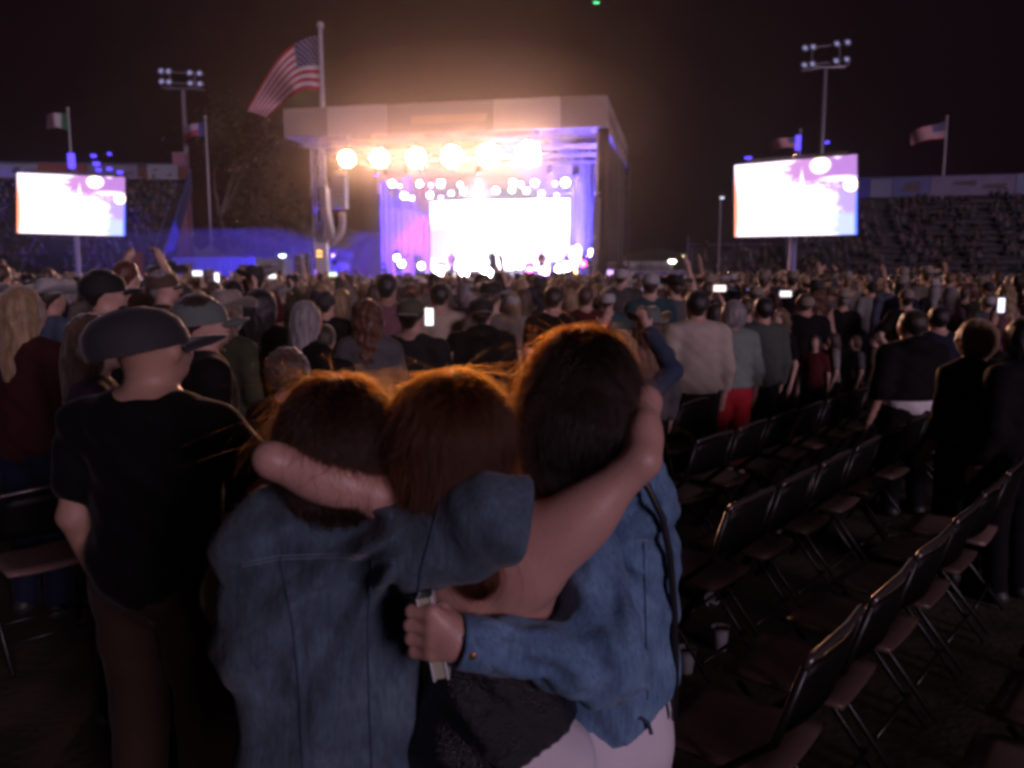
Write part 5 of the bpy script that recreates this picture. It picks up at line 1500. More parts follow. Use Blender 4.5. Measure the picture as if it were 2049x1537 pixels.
# ================================================================== THE THREE FRIENDS IN FRONT
M_skinH = mat('friend_skin', (.50, .29, .235), .45, noise=.08, nscale=14, bump=.10, bscale=160, sss=.2)
M_skinH2 = mat('friend_skin_pale', (.56, .34, .28), .45, noise=.08, nscale=14, bump=.10, bscale=160, sss=.2)
def denim(name, col, worn):
    if name in _m: return _m[name]
    m = bpy.data.materials.new(name); m.use_nodes = True
    t = m.node_tree; N = t.nodes; L = t.links; b = N['Principled BSDF']
    b.inputs['Roughness'].default_value = .9
    b.inputs['Sheen Weight'].default_value = .12
    tc = N.new('ShaderNodeTexCoord')
    n1 = N.new('ShaderNodeTexNoise'); n1.inputs['Scale'].default_value = 6; n1.inputs['Detail'].default_value = 6; n1.inputs['Roughness'].default_value = .65
    L.new(tc.outputs['Object'], n1.inputs['Vector'])
    mp = N.new('ShaderNodeMapping'); mp.inputs['Scale'].default_value = (160, 160, 22)
    L.new(tc.outputs['Object'], mp.inputs[0])
    n2 = N.new('ShaderNodeTexNoise'); n2.inputs['Scale'].default_value = 1; n2.inputs['Detail'].default_value = 2
    L.new(mp.outputs[0], n2.inputs['Vector'])
    r1 = N.new('ShaderNodeValToRGB'); r1.color_ramp.elements[0].position = .35; r1.color_ramp.elements[1].position = .72
    r1.color_ramp.elements[0].color = (*[c * .7 for c in col], 1); r1.color_ramp.elements[1].color = (*worn, 1)
    L.new(n1.outputs[0], r1.inputs[0])
    mx = N.new('ShaderNodeMix'); mx.data_type = 'RGBA'; mx.blend_type = 'MULTIPLY'; mx.inputs[0].default_value = .6
    r2 = N.new('ShaderNodeValToRGB'); r2.color_ramp.elements[0].position = .3; r2.color_ramp.elements[1].position = .65
    r2.color_ramp.elements[0].color = (.55, .55, .6, 1); r2.color_ramp.elements[1].color = (1.2, 1.2, 1.2, 1)
    L.new(n2.outputs[0], r2.inputs[0]); L.new(r1.outputs[0], mx.inputs[6]); L.new(r2.outputs[0], mx.inputs[7])
    L.new(mx.outputs[2], b.inputs['Base Color'])
    bp = N.new('ShaderNodeBump'); bp.inputs['Strength'].default_value = .5; bp.inputs['Distance'].default_value = .002
    L.new(n2.outputs[0], bp.inputs['Height'])
    n3 = N.new('ShaderNodeTexNoise'); n3.inputs['Scale'].default_value = 26; n3.inputs['Detail'].default_value = 4
    L.new(tc.outputs['Object'], n3.inputs['Vector'])
    bp2 = N.new('ShaderNodeBump'); bp2.inputs['Strength'].default_value = .6; bp2.inputs['Distance'].default_value = .01
    L.new(n3.outputs[0], bp2.inputs['Height']); L.new(bp.outputs[0], bp2.inputs['Normal'])
    L.new(bp2.outputs[0], b.inputs['Normal'])
    _m[name] = m; return m
M_denD = denim('dark_denim', (.040, .074, .108), (.095, .152, .20))
M_denB = denim('mid_blue_denim', (.085, .185, .33), (.17, .32, .49))
M_seam = mat('denim_stitched_seam', (.03, .05, .09), .9)
M_black_top = mat('black_sequin_cloth', (.009, .009, .011), .24, bump=.7, bscale=190)
M_whitecl = mat('white_cotton', (.66, .62, .68), .85, noise=.06, nscale=8, bump=.2, bscale=40)
def hairmat(name, mel, red, rough=.38):
    m = bpy.data.materials.new(name); m.use_nodes = True; t = m.node_tree
    t.nodes.remove(t.nodes['Principled BSDF'])
    h = t.nodes.new('ShaderNodeBsdfHairPrincipled'); h.parametrization = 'MELANIN'
    h.inputs['Melanin'].default_value = mel; h.inputs['Melanin Redness'].default_value = red
    h.inputs['Roughness'].default_value = rough; h.inputs['Random Roughness'].default_value = .1
    t.links.new(h.outputs[0], t.nodes['Material Output'].inputs[0]); return m
def strands(parent, hs, C0, R0, n, zend, m, seed, rad=.00035, coll=None, fly=.18, thick=.006, zmin_n=-.15, steps=26, ln=.45, wave=.0, grow_k=1.0):
    r = np.random.RandomState(seed)
    P = r.normal(size=(n * 2, 3)); P /= np.linalg.norm(P, axis=1, keepdims=True)
    P = P[P[:, 2] > zmin_n]; P = P[:n]; n = len(P)
    N0 = P.copy()
    P = np.array(C0) + P * np.array(R0) * .98
    flym = r.rand(n) < fly
    az = np.arctan2(N0[:, 0], -N0[:, 1])
    off = r.uniform(-.001, thick, n) + .0035 * np.sin(az * 23 + seed + 1.5 * np.sin(N0[:, 2] * 5)) + .002 * np.sin(az * 51 + seed)
    grow = np.where(flym, r.exponential(.010, n) * grow_k, r.exponential(.0010, n))
    L = ln * r.uniform(.55, 1.0, n) * np.where(flym, r.uniform(.3, .9, n), 1)
    st = L / steps
    side = np.stack([np.sin(P[:, 2] * 30 + P[:, 0] * 40 + seed), np.cos(P[:, 2] * 26 + P[:, 1] * 35), 0 * P[:, 0]], 1) * .10 + r.normal(size=(n, 3)) * .07; side[flym] = r.normal(size=(int(flym.sum()), 3)) * .55
    ze = zend + r.normal(size=n) * .025
    ph = r.uniform(0, 6.28, n)
    pts = np.zeros((n, steps + 1, 3)); 
    g0 = hs.grad(P); P = P - g0 * (hs.dist(P) - off)[:, None]; pts[:, 0] = P
    for k in range(1, steps + 1):
        g = hs.grad(P)
        d = np.array([0, 0, -1.0]) + side * (1 - .5 * k / steps)
        if wave: d = d + wave * np.stack([np.sin(ph + k * .9), np.cos(ph * 1.3 + k * .8), 0 * ph], 1)
        d = d - g * (d * g).sum(1, keepdims=True) * .9
        # near the crown gravity gives no tangent: comb away from the crown
        out = np.stack([N0[:, 0], N0[:, 1] - .15, 0 * ph], 1); out /= np.linalg.norm(out, axis=1, keepdims=True) + 1e-6
        flat = np.clip((g[:, 2] - .6) / .4, 0, 1)[:, None]
        d = d + out * flat * .8
        d /= np.linalg.norm(d, axis=1, keepdims=True) + 1e-9
        P = P + d * st[:, None]
        t = k / steps
        tgt = off + grow * (t ** 1.1) * 1.6
        P = P - g * ((hs.dist(P) - tgt) * np.where(flym, .55, .85))[:, None]
        if coll is not None:
            dd = coll.dist(P); bad = dd < .004
            if bad.any():
                gc = coll.grad(P[bad]); P[bad] += gc * (.004 - dd[bad])[:, None]
        low = P[:, 2] < ze
        P[low] = pts[low, k - 1] + (P[low] - pts[low, k - 1]) * .12
        pts[:, k] = P
    cu = bpy.data.hair_curves.new('hair_strands')
    cu.add_curves([steps + 1] * n)
    cu.attributes['position'].data.foreach_set('vector', pts.astype(np.float32).ravel())
    ra = cu.attributes.get('radius') or cu.attributes.new('radius', 'FLOAT', 'POINT')
    tt = np.tile(np.linspace(1, .25, steps + 1), n)
    ra.data.foreach_set('value', (tt * rad).astype(np.float32))
    cu.materials.append(m)
    o = bpy.data.objects.new('hair_strands', cu); C.objects.link(o); o.parent = parent
    o['kind'] = 'stuff'
    return o
def q3(px, py, Y): return tuple(at(px, py, Y))
def join_mesh(name, lst, m):
    V = np.concatenate([v for v, f in lst]); Fs = []; k = 0
    for v, f in lst: Fs.append(f + k); k += len(v)
    return npmesh(name, V, np.concatenate(Fs), m)
def fan(P, F0, n, amp, r0, r1, seed=0, w=.35):
    """folds that radiate from point F0 over the back of a garment"""
    x = P[:, 0] - F0[0]; z = P[:, 2] - F0[2]
    r = np.sqrt(x * x + z * z); th = np.arctan2(x, -z)
    th = th + w * np.sin(r * 9 + seed) * .25
    f = np.clip((r - r0) / .08, 0, 1) * np.clip((r1 - r) / .3, 0, 1)
    s = np.sin(th * n + seed)
    return amp * f * (np.sign(s) * np.abs(s) ** .7 + .4 * np.sin(th * n * 1.9 + 2 * seed))

def seam(g, root, px_pts, Y0, m, rad=.0016, nm='seam'):
    # lay a stitched seam on the garment surface by walking forward from the near side
    L0 = np.array(root.location); P = []
    pp = []
    for (a, b) in zip(px_pts[:-1], px_pts[1:]):
        for k in range(10): pp.append((a[0] + (b[0] - a[0]) * k / 10, a[1] + (b[1] - a[1]) * k / 10))
    pp.append(px_pts[-1])
    cam0 = np.array((0, 0, CAMZ))
    A = np.array([np.array(at(x, y, Y0)) for x, y in pp]); B = np.array([np.array(at(x, y, Y0 + .4)) for x, y in pp])
    t = np.zeros(len(pp)); Lr = np.linalg.norm(B - A, axis=1); D = (B - A) / Lr[:, None]
    for _ in range(60):
        Q = A + D * t[:, None] - L0
        d = g.dist(Q) + (g.disp(Q) if g.disp else 0)
        t += np.clip(d, -.01, .05) * .7
    Q = A + D * (t - .0008)[:, None] - L0
    return MB().tube([tuple(q) for q in Q], rad, 5).obj(nm, m, root, True)
M_stitch = mat('pale_denim_stitching', (.20, .24, .30), .9)
# ------------------------------------------------ middle friend
mid = empty('person', 'red haired bare armed woman in the middle with both arms around her two friends', 'person', 'three friends hugging', at(990, 1500, 1.5)); mid.location.z = 0
def local(root):   # geometry is given in world space; shift to the root
    L0 = np.array(root.location)
    def f(px, py, Y): return tuple(np.array(at(px, py, Y)) - L0)
    return f
def build_head(s, c, R): return head_prims(s, c, R, .97)
m_ = local(mid)
s = SD()
HR = Euler((math.radians(4), math.radians(-4), math.radians(8))).to_matrix()
build_head(s, m_(902, 868, 1.52), HR)
s.c(m_(905, 930, 1.51), m_(935, 1030, 1.49), .046, .052, k=.05)
s.c(m_(800, 1012, 1.49), m_(1062, 1080, 1.49), .050, .056, k=.07)          # shoulders
s.e(m_(968, 1170, 1.50), (.135, .088, .165), .06)                          # ribs
s.e(m_(985, 1340, 1.50), (.112, .085, .13), .07)                           # waist
s.e(m_(1000, 1520, 1.50), (.165, .115, .12), .06)
# shoulder blades and spine furrow
s.e(m_(1035, 1140, 1.435), (.05, .022, .06), .04); s.e(m_(900, 1120, 1.435), (.05, .022, .06), .04)
s.c(m_(968, 1060, 1.392), m_(985, 1400, 1.398), .010, k=.03, sub=True)
# left arm around the left friend
s.c(m_(800, 1005, 1.47), m_(540, 918, 1.41), .045, .027, k=.05)
s.e(m_(650, 958, 1.43), (.075, .038, .042), .04, Euler((0, math.radians(17), 0)).to_matrix())
s.c(m_(545, 922, 1.41), m_(575, 930, 1.60), .030, .026, k=.02)
s.e(m_(528, 914, 1.408), (.010, .010, .010), .02)
s.c(m_(575, 930, 1.60), m_(650, 985, 1.68), .027, .025, k=.02)
# right arm around the right friend
s.c(m_(1066, 1122, 1.46), m_(1284, 922, 1.44), .057, .033, k=.07)
s.e(m_(1297, 920, 1.436), (.009, .009, .012), .02)
s.e(m_(1150, 1050, 1.445), (.075, .043, .052), .05, Euler((0, math.radians(-40), 0)).to_matrix())
s.c(m_(1284, 922, 1.44), m_(1292, 805, 1.56), .033, .027, k=.015)
s.e(m_(1289, 880, 1.485), (.027, .034, .05), .03)
s.c(m_(1292, 805, 1.56), m_(1262, 790, 1.70), .028, .025, k=.02)
Lm = mid.location
for x in (-1, 1):
    hx = at(1000 + x * 90, 1530, 1.5) - Lm
    s.c(tuple(hx), (x * .10 + .02, .03, .46), .088, .058, k=.04); s.c((x * .10 + .02, .03, .46), (x * .11 + .02, -.01, .08), .055, .036, k=.03); s.c((x * .11 + .02, -.03, .04), (x * .12 + .02, .13, .035), .036, .03, k=.03)
wr1 = m_(650, 985, 1.68); wr2 = m_(1262, 790, 1.70)
hh = SD(); hand_prims(hh, wr1, m_(700, 1010, 1.70), 1, .9)
h2 = SD(); hand_prims(h2, wr2, m_(1215, 785, 1.78), 1, .9)
inst('body', join_mesh('body', [s.arrays(.0075), hh.arrays(.004), h2.arrays(.004)], M_skinH), mid)
for x in (-1, 1):
    e_ = inst('eye', T_eye(), mid); e_.location = Vector(m_(902, 868, 1.52)) + HR @ Vector((x * .029, .083, .003))
# garments
g = SD(); g.e(m_(985, 1340, 1.50), (.124, .098, .16), .05).e(m_(1000, 1490, 1.50), (.188, .150, .145), .07)
g.clip(m_(985, 1268, 1.4), (0, 0, 1)); g.clip(m_(1000, 1528, 1.4), (.38, 0, -1))
g.disp = lambda P: .003 * np.sin(P[:, 2] * 60 + 4 * np.sin(P[:, 0] * 14)) + .003 * np.sin(P[:, 0] * 50 + 3 * np.sin(P[:, 2] * 20))
inst('black_top', g.mesh('black_top', .007, M_black_top), mid)
g = SD(); g.e(m_(1003, 1535, 1.50), (.174, .126, .15), .05)
for x in (-1, 1): g.c(tuple(at(1000 + x * 90, 1540, 1.5) - Lm), (x * .1 + .02, .02, .62), .102, .095, k=.03)
g.clip((0, 0, .60), (0, 0, -1)); g.clip(m_(1000, 1500, 1.4), (-1, 0, 1))
g.disp = lambda P: .003 * np.sin(P[:, 0] * 40 + 3 * np.sin(P[:, 2] * 20))
inst('white_shorts', g.mesh('white_shorts', .01, M_whitecl), mid)
hs = SD(); hs.e(m_(902, 869, 1.50), (.104, .108, .114), .03)
hs.c(m_(900, 900, 1.47), m_(905, 1010, 1.43), .104, .07, k=.05)
hs.c(m_(905, 1010, 1.43), m_(955, 1150, 1.40), .062, .03, k=.04)
M_hb = [mat('auburn_hair_mass', (.085, .020, .010), .5, noise=.5, nscale=30, bump=.8, bscale=150, stretch=(1, 1, .08), sheen=.3),
        mat('brown_hair_mass', (.035, .022, .014), .5, noise=.5, nscale=30, bump=.8, bscale=150, stretch=(1, 1, .08), sheen=.3),
        mat('dark_hair_mass', (.014, .009, .008), .5, noise=.5, nscale=30, bump=.8, bscale=150, stretch=(1, 1, .08), sheen=.3)]
def hd(amp, c, f=26):
    def d(P):
        a = np.arctan2(P[:, 0] - c[0], -(P[:, 1] - c[1] - .03))
        return amp * (np.sin(a * f + 2 * np.sin(P[:, 2] * 18)) + .5 * np.sin(a * f * 2.3))
    return d
body_m = s
base = SD(); base.p = list(hs.p); base.disp = hd(.0018, m_(902, 858, 1.50))
hm_ = inst('hair', base.mesh('hair', .008, M_hb[0]), mid)
LM = np.array(mid.location)
c0 = np.array(m_(902, 869, 1.50))
strands(hm_, hs, c0, (.104, .108, .114), 9000, m_(0, 1215, 1.42)[2], hairmat('auburn_hair', .60, 1.0), 3, coll=body_m, ln=.62, fly=.16, wave=.10)

strands(hm_, hs, np.array(m_(902, 869, 1.50)), (.104, .108, .114), 900, m_(0, 1000, 1.42)[2], hairmat('copper_frizz', .56, .95), 33, rad=.0003, ln=.26, fly=1.0, thick=.012, wave=.45, grow_k=1.7)
# ------------------------------------------------ left friend
lf = empty('person', 'brown haired woman in an oversized dark denim jacket, leftmost of the three hugging friends', 'person', 'three friends hugging', at(655, 1500, 1.52)); lf.location.z = 0
l_ = local(lf)
s = SD(); HR = Euler((math.radians(3), math.radians(8), math.radians(-6))).to_matrix()
build_head(s, l_(678, 872, 1.56), HR)
s.c(l_(680, 940, 1.55), l_(675, 1040, 1.54), .045, .05, k=.05)
s.c(l_(520, 1060, 1.55), l_(820, 1040, 1.52), .046, k=.06)
s.e(l_(660, 1170, 1.54), (.14, .09, .17), .05); s.e(l_(660, 1340, 1.54), (.12, .09, .13), .06); s.e(l_(665, 1510, 1.54), (.165, .11, .12), .06)
s.c(l_(825, 1045, 1.47), l_(1005, 1030, 1.37), .045, .038, k=.03); s.c(l_(1005, 1030, 1.37), l_(1040, 985, 1.54), .036, .028, k=.02)
s.c(l_(515, 1070, 1.56), l_(470, 1270, 1.62), .045, .036, k=.03); s.c(l_(470, 1270, 1.62), l_(560, 1330, 1.74), .034, .026, k=.02)
for x in (-1, 1):
    s.c((x * .09, .02, .84), (x * .10, .03, .46), .088, .058, k=.04); s.c((x * .10, .03, .46), (x * .11, -.01, .08), .055, .036, k=.03); s.c((x * .11, -.03, .04), (x * .12, .13, .035), .036, .03, k=.03)
hh = SD(); hand_prims(hh, l_(1040, 985, 1.54), l_(1045, 1000, 1.64), 1, .9)
h2 = SD(); hand_prims(h2, l_(560, 1330, 1.74), l_(620, 1345, 1.78), 1, .9)
inst('body', join_mesh('body', [s.arrays(.009), hh.arrays(.004), h2.arrays(.004)], M_skinH2), lf)
for x in (-1, 1):
    e_ = inst('eye', T_eye(), lf); e_.location = Vector(l_(678, 872, 1.56)) + HR @ Vector((x * .029, .083, .003))
g = SD()
g.e(l_(650, 1130, 1.54), (.185, .118, .165), .06)
g.c(l_(545, 1060, 1.54), l_(815, 1035, 1.52), .075, .07, k=.08)
g.e(l_(640, 1260, 1.54), (.200, .130, .22), .08)
g.e(l_(662, 1480, 1.54), (.185, .130, .27), .08)
g.c(l_(550, 1075, 1.54), l_(500, 1250, 1.60), .075, .068, k=.06)
g.c(l_(640, 1020, 1.55), l_(720, 1020, 1.55), .062, k=.04)      # collar
g.c(l_(822, 1450, 1.49), l_(818, 1700, 1.49), .040, .05, k=.03)
g.c(l_(835, 1092, 1.43), l_(1000, 1040, 1.37), .088, .076, k=.07); g.c(l_(1000, 1040, 1.37), l_(1100, 1032, 1.40), .076, .070, k=.05)
g.clip(l_(1046, 1040, 1.36), (1, .25, -.30))
FL = np.array(l_(872, 1000, 1.46))
def dL(P):
    x, z = P[:, 0], P[:, 2]
    f = fan(P, FL, 15, .0095, .05, 1.1, .6) * np.clip((FL[0] - .01 - x) / .07, 0, 1) + (.006 * np.sin((x * .5 + z) * 46 + 2 * np.sin(x * 14)) + .005 * np.sin((x + z * .3) * 30 + 3 * np.sin(z * 15))) * np.clip((x - FL[0]) / .05, 0, 1)
    low = np.clip((FL[2] - z - .12) / .35, 0, 1)
    f = f + low * .006 * np.sin(x * 44 + 3.0 * np.sin(z * 5) + 1) + .0012 * np.sin(x * 95 + 5 * np.sin(z * 9))
    f = f + .0015 * np.sin((x * 30 + z * 44) + 3 * np.sin(x * 16))
    # vertical back seam and yoke seam
    f = f + .004 * np.exp(-((x - (FL[0] - .185) + z * .05) / .006) ** 2)
    f = f + .004 * np.exp(-((z - (FL[2] - .155) - .1 * x) / .006) ** 2)
    return f
g.disp = dL; g.clip((0, 0, .60), (0, 0, -1))
inst('denim_jacket', g.mesh('denim_jacket', .0062, M_denD), lf)
for off in (0, 7):
    seam(g, lf, [(478, 1128 + off), (560, 1112 + off), (680, 1108 + off), (790, 1120 + off)], 1.2, M_stitch, .0009, 'yoke_seam')
seam(g, lf, [(560, 1118), (585, 1250), (600, 1400), (606, 1560)], 1.2, M_seam, .0016, 'panel_seam')
seam(g, lf, [(745, 1118), (735, 1250), (738, 1400), (745, 1560)], 1.2, M_seam, .0016, 'panel_seam')
seam(g, lf, [(884, 992), (862, 1070), (842, 1140), (836, 1185)], 1.2, M_seam, .0022, 'armhole_seam')
hs = SD(); hs.e(l_(675, 872, 1.53), (.100, .106, .113), .03); hs.c(l_(680, 910, 1.51), l_(700, 975, 1.50), .100, .085, k=.05)
hs.c(l_(690, 960, 1.50), l_(640, 1010, 1.47), .06, .04, k=.03)
base = SD(); base.p = list(hs.p); base.disp = hd(.0018, l_(675, 862, 1.53))
hl = inst('hair', base.mesh('hair', .008, M_hb[1]), lf)
strands(hl, hs, np.array(l_(675, 872, 1.53)), (.100, .106, .113), 8000, l_(0, 1010, 1.5)[2], hairmat('brown_hair', .74, .45), 5, ln=.36, fly=.2, wave=.22)
strands(hl, hs, np.array(l_(675, 872, 1.53)), (.100, .106, .113), 900, l_(0, 960, 1.5)[2], hairmat('light_brown_frizz', .55, .4), 35, rad=.0003, ln=.26, fly=1.0, thick=.012, wave=.45, grow_k=1.7)
bg_ = empty('tote_bag', 'pale green rounded tote bag hanging at the left side of the dark denim jacket', 'bag', None, at(492, 1190, 1.70))
b_ = SD(); b_.e((0, 0, 0), (.100, .045, .105), .02); b_.disp = lambda P: .003 * np.sin(P[:, 0] * 60 + P[:, 2] * 20); b_.clip((0, 0, .075), (0, 0, 1))
inst('bag_body', b_.mesh('bag_body', .007, mat('pale_green_canvas', (.42, .46, .30), .8, noise=.1, nscale=20, bump=.2)), bg_)
MB().tube([(-.05, 0, .07), (-.03, -.02, .18), (.02, -.03, .20), (.06, -.02, .07)], .008, 6).obj('bag_handle', mat('pale_green_canvas', (.42, .46, .30)), bg_, True)

# ------------------------------------------------ right friend
rt = empty('person', 'tall dark haired woman in a mid blue denim jacket, rightmost of the three friends', 'person', 'three friends hugging', at(1240, 1500, 1.68)); rt.location.z = 0
r_ = local(rt)
s = SD(); HR = Euler((math.radians(2), math.radians(0), math.radians(34))).to_matrix()
HRC = r_(1158, 780, 1.64)
build_head(s, HRC, HR)
s.c(r_(1165, 850, 1.64), r_(1195, 960, 1.66), .045, .05, k=.05)
s.c(r_(1120, 1010, 1.64), r_(1280, 990, 1.70), .05, k=.06)
s.e(r_(1215, 1130, 1.68), (.14, .095, .17), .05); s.e(r_(1225, 1290, 1.68), (.115, .09, .13), .06); s.e(r_(1208, 1440, 1.68), (.120, .105, .12), .06)
s.c(r_(1150, 1030, 1.62), r_(1218, 1310, 1.44), .045, .038, k=.03); s.c(r_(1218, 1310, 1.44), r_(930, 1283, 1.345), .037, .026, k=.02)
s.c(r_(1290, 1000, 1.72), r_(1300, 1200, 1.86), .045, .038, k=.03); s.c(r_(1300, 1200, 1.86), r_(1200, 1150, 2.0), .035, .026, k=.02)
for x in (-1, 1):
    s.c((x * .055 - .035, .02, .88), (x * .08 - .02, .03, .48), .076, .056, k=.04); s.c((x * .08 - .02, .03, .48), (x * .09, -.01, .08), .055, .036, k=.03); s.c((x * .11, -.03, .04), (x * .12, .13, .035), .036, .03, k=.03)
hd_ = SD()                                                           # the gripping hand
hd_.c(r_(955, 1284, 1.352), r_(912, 1278, 1.345), .027, .030, k=.02)
ys = (1226, 1254, 1281, 1307)
for i, y in enumerate(ys):
    k1 = r_(864, y, 1.331 + .002 * i); fl_ = (.036, .039, .037, .031)[i]
    hd_.c(r_(908, 1262 + i * 11, 1.345), k1, .023, .0145, k=.018)
    a1 = np.array(k1) + np.array((-fl_, .014, -.003)); a2 = a1 + np.array((.0, .024, -.002)); a3 = a2 + np.array((.018, .012, -.001))
    hd_.c(k1, tuple(a1), .0140, .0118, k=.005); hd_.c(tuple(a1), tuple(a2), .0118, .0105, k=.004); hd_.c(tuple(a2), tuple(a3), .0105, .0085, k=.004)
t1 = r_(905, 1246, 1.358); t2 = r_(885, 1218, 1.362); t3 = r_(858, 1214, 1.378)
hd_.c(t1, t2, .016, .0125, k=.015); hd_.c(t2, t3, .0125, .0095, k=.006)
h2 = SD(); hand_prims(h2, r_(1200, 1150, 2.0), r_(1150, 1140, 2.02), 1, .9)
inst('body', join_mesh('body', [s.arrays(.009), hd_.arrays(.0026), h2.arrays(.005)], M_skinH), rt)
for x in (-1, 1):
    e_ = inst('eye', T_eye(), rt); e_.location = Vector(HRC) + HR @ Vector((x * .029, .083, .003))
g = SD()
g.e(r_(1208, 1120, 1.68), (.155, .115, .18), .06); g.c(r_(1130, 1030, 1.65), r_(1280, 985, 1.70), .068, k=.08)
g.e(r_(1230, 1290, 1.68), (.132, .118, .22), .08); g.e(r_(1215, 1420, 1.68), (.142, .12, .20), .07)
g.c(r_(1285, 1010, 1.72), r_(1292, 1200, 1.84), .062, .055, k=.05)
g.c(r_(1165, 950, 1.67), r_(1215, 955, 1.67), .062, k=.04)
FR = np.array(r_(1150, 1080, 1.55))
def dR(P):
    x, z = P[:, 0], P[:, 2]
    return fan(P, FR, 13, .006, .05, .9, 2.1) + .004 * np.sin(x * 50 + 4 * np.sin(z * 7)) + .0035 * np.sin(z * 46 + x * 30 + 3 * np.sin(x * 20)) + .0035 * np.exp(-((x - .02 + z * .04) / .006) ** 2)
g.disp = dR
g.clip(r_(1290, 1440, 1.6), (.62, 0, -1))
inst('denim_jacket', g.mesh('denim_jacket', .0062, M_denB), rt)
seam(g, rt, [(1262, 1085), (1290, 1080), (1325, 1088)], 1.3, M_stitch, .0012, 'yoke_seam')
seam(g, rt, [(1288, 1085), (1292, 1250), (1296, 1400)], 1.3, M_seam, .0016, 'panel_seam')
g = SD()
E1 = np.array(r_(1214, 1318, 1.435)); E0 = np.array(r_(1160, 1085, 1.58)); W0 = np.array(r_(952, 1288, 1.352))
g.c(tuple(E0), tuple(E1), .078, .066, k=.06); g.c(tuple(E1), tuple(W0), .064, .043, k=.05)
g.e(tuple(E1 + np.array((-.03, -.0, -.012))), (.08, .055, .058), .05)
ax_ = (W0 - E1); La = np.linalg.norm(ax_); ax_ /= La
def dS(P):
    t = (P - E1) @ ax_
    ang = np.arctan2(P[:, 2] - E1[2] - t * ax_[2], P[:, 1] - E1[1] - t * ax_[1])
    f = np.exp(-((t - .02) / .11) ** 2)
    return .0075 * f * np.sin(t * 75 + 1.6 * np.sin(ang * 2 + 1) + ang) + .005 * np.sin(t * 46 + 2.2 * np.sin(ang * 2)) + .003 * np.sin(ang * 7 + t * 20) + fan(P, E1 + np.array((.05, 0, .02)), 12, .005, .03, .35, .4)
g.disp = dS
inst('jacket_sleeve', g.mesh('jacket_sleeve', .0058, M_denB), rt)
g = SD(); g.c(tuple(W0 - ax_ * .01), tuple(W0 + ax_ * .028), .048, .046, k=.01); g.c(tuple(W0 + ax_ * .02), tuple(W0 + ax_ * .09), .034, k=.004, sub=True)
g.clip(tuple(W0 + ax_ * .034), tuple(ax_)); g.clip(tuple(W0 - ax_ * .03), tuple(-ax_))
cf = inst('cuff', g.mesh('cuff', .004, M_denB), rt)
MB().ell(tuple(np.array(r_(945, 1312, 1.303))), (.008, .004, .008), 10, 6).obj('button', mat('brass_button', (.40, .22, .10), .35, .8), cf, True)
# white skirt under the jacket
g = SD(); g.e(r_(1210, 1400, 1.69), (.132, .116, .14), .05).e(r_(1212, 1470, 1.69), (.134, .120, .14), .05); g.c(r_(1205, 1500, 1.69), (-.03, .03, .52), .134, .17, k=.05)
g.clip((0, 0, .45), (0, 0, -1)); g.disp = lambda P: .005 * np.sin(P[:, 0] * 36 + 2 * np.sin(P[:, 2] * 9))
inst('white_skirt', g.mesh('white_skirt', .01, M_whitecl), rt)
M_strap = mat('black_leather_strap', (.015, .014, .016), .4)
MB().tube([r_(1262, 930, 1.575), r_(1296, 975, 1.57), r_(1325, 1035, 1.575), r_(1340, 1110, 1.585), r_(1349, 1220, 1.60), r_(1352, 1330, 1.61), r_(1350, 1440, 1.62)], .0075, 6).obj('bag_strap', M_strap, rt, True)
MB().tube([r_(1262, 1440, 1.555), r_(1282, 1436, 1.55), r_(1297, 1447, 1.55), r_(1303, 1468, 1.553)], .0045, 5).obj('frayed_hem_thread', M_seam, rt, True)
hs = SD(); hs.e(r_(1165, 778, 1.61), (.096, .108, .118), .03)
hs.c(r_(1165, 800, 1.58), r_(1152, 870, 1.545), .097, .086, k=.05); hs.c(r_(1150, 870, 1.545), r_(1118, 960, 1.51), .090, .035, k=.04)
hs.c(r_(1175, 880, 1.55), r_(1200, 925, 1.55), .07, .035, k=.04)
hs.c(r_(1100, 820, 1.58), r_(1075, 930, 1.56), .05, .022, k=.03)
base = SD(); base.p = list(hs.p); base.disp = hd(.0016, r_(1163, 772, 1.61), 30)
hr_ = inst('hair', base.mesh('hair', .008, M_hb[2]), rt)
strands(hr_, hs, np.array(r_(1163, 770, 1.61)), (.096, .108, .118), 10000, r_(0, 985, 1.55)[2], hairmat('dark_brown_hair', .88, .5), 8, ln=.55, fly=.13)
strands(hr_, hs, np.array(r_(1120, 790, 1.60)), (.09, .10, .12), 450, r_(0, 960, 1.55)[2], hairmat('backlit_hair_wisps', .62, .7), 18, ln=.40, fly=.9, thick=.02)  # lighter strands; light from behind is put into their colour
strands(hr_, hs, np.array(r_(1163, 778, 1.61)), (.096, .108, .118), 500, r_(0, 980, 1.5)[2], hairmat('brown_frizz', .65, .4), 38, rad=.0003, ln=.26, fly=1.0, thick=.012, wave=.45, grow_k=1.7)
# what she is holding
ph_ = empty('phone', 'slim phone in a shiny clear case gripped behind her friend\'s back', 'phone', None, tuple((at(850, 1192, 1.352) + at(886, 1348, 1.352)) / 2))
d_ = (at(884, 1350, 1.362) - at(850, 1192, 1.362)); Lp = d_.length; d_.normalize()
Rp = Matrix((d_.cross(Vector((0, 1, 0))).normalized(), Vector((0, 1, 0)), d_)).transposed()
MB().box((0, 0, 0), (.020, .030, Lp), Rp).obj('phone_body', mat('pale_gold_phone', (.55, .55, .40), .2, .3), ph_)
MB().box(Rp @ Vector((-.012, -.002, 0)), (.003, .034, Lp + .004), Rp).box(Rp @ Vector((.012, -.002, 0)), (.003, .034, Lp + .004), Rp).obj('clear_case', mat('clear_case_plastic', (.7, .7, .74), .12), ph_)

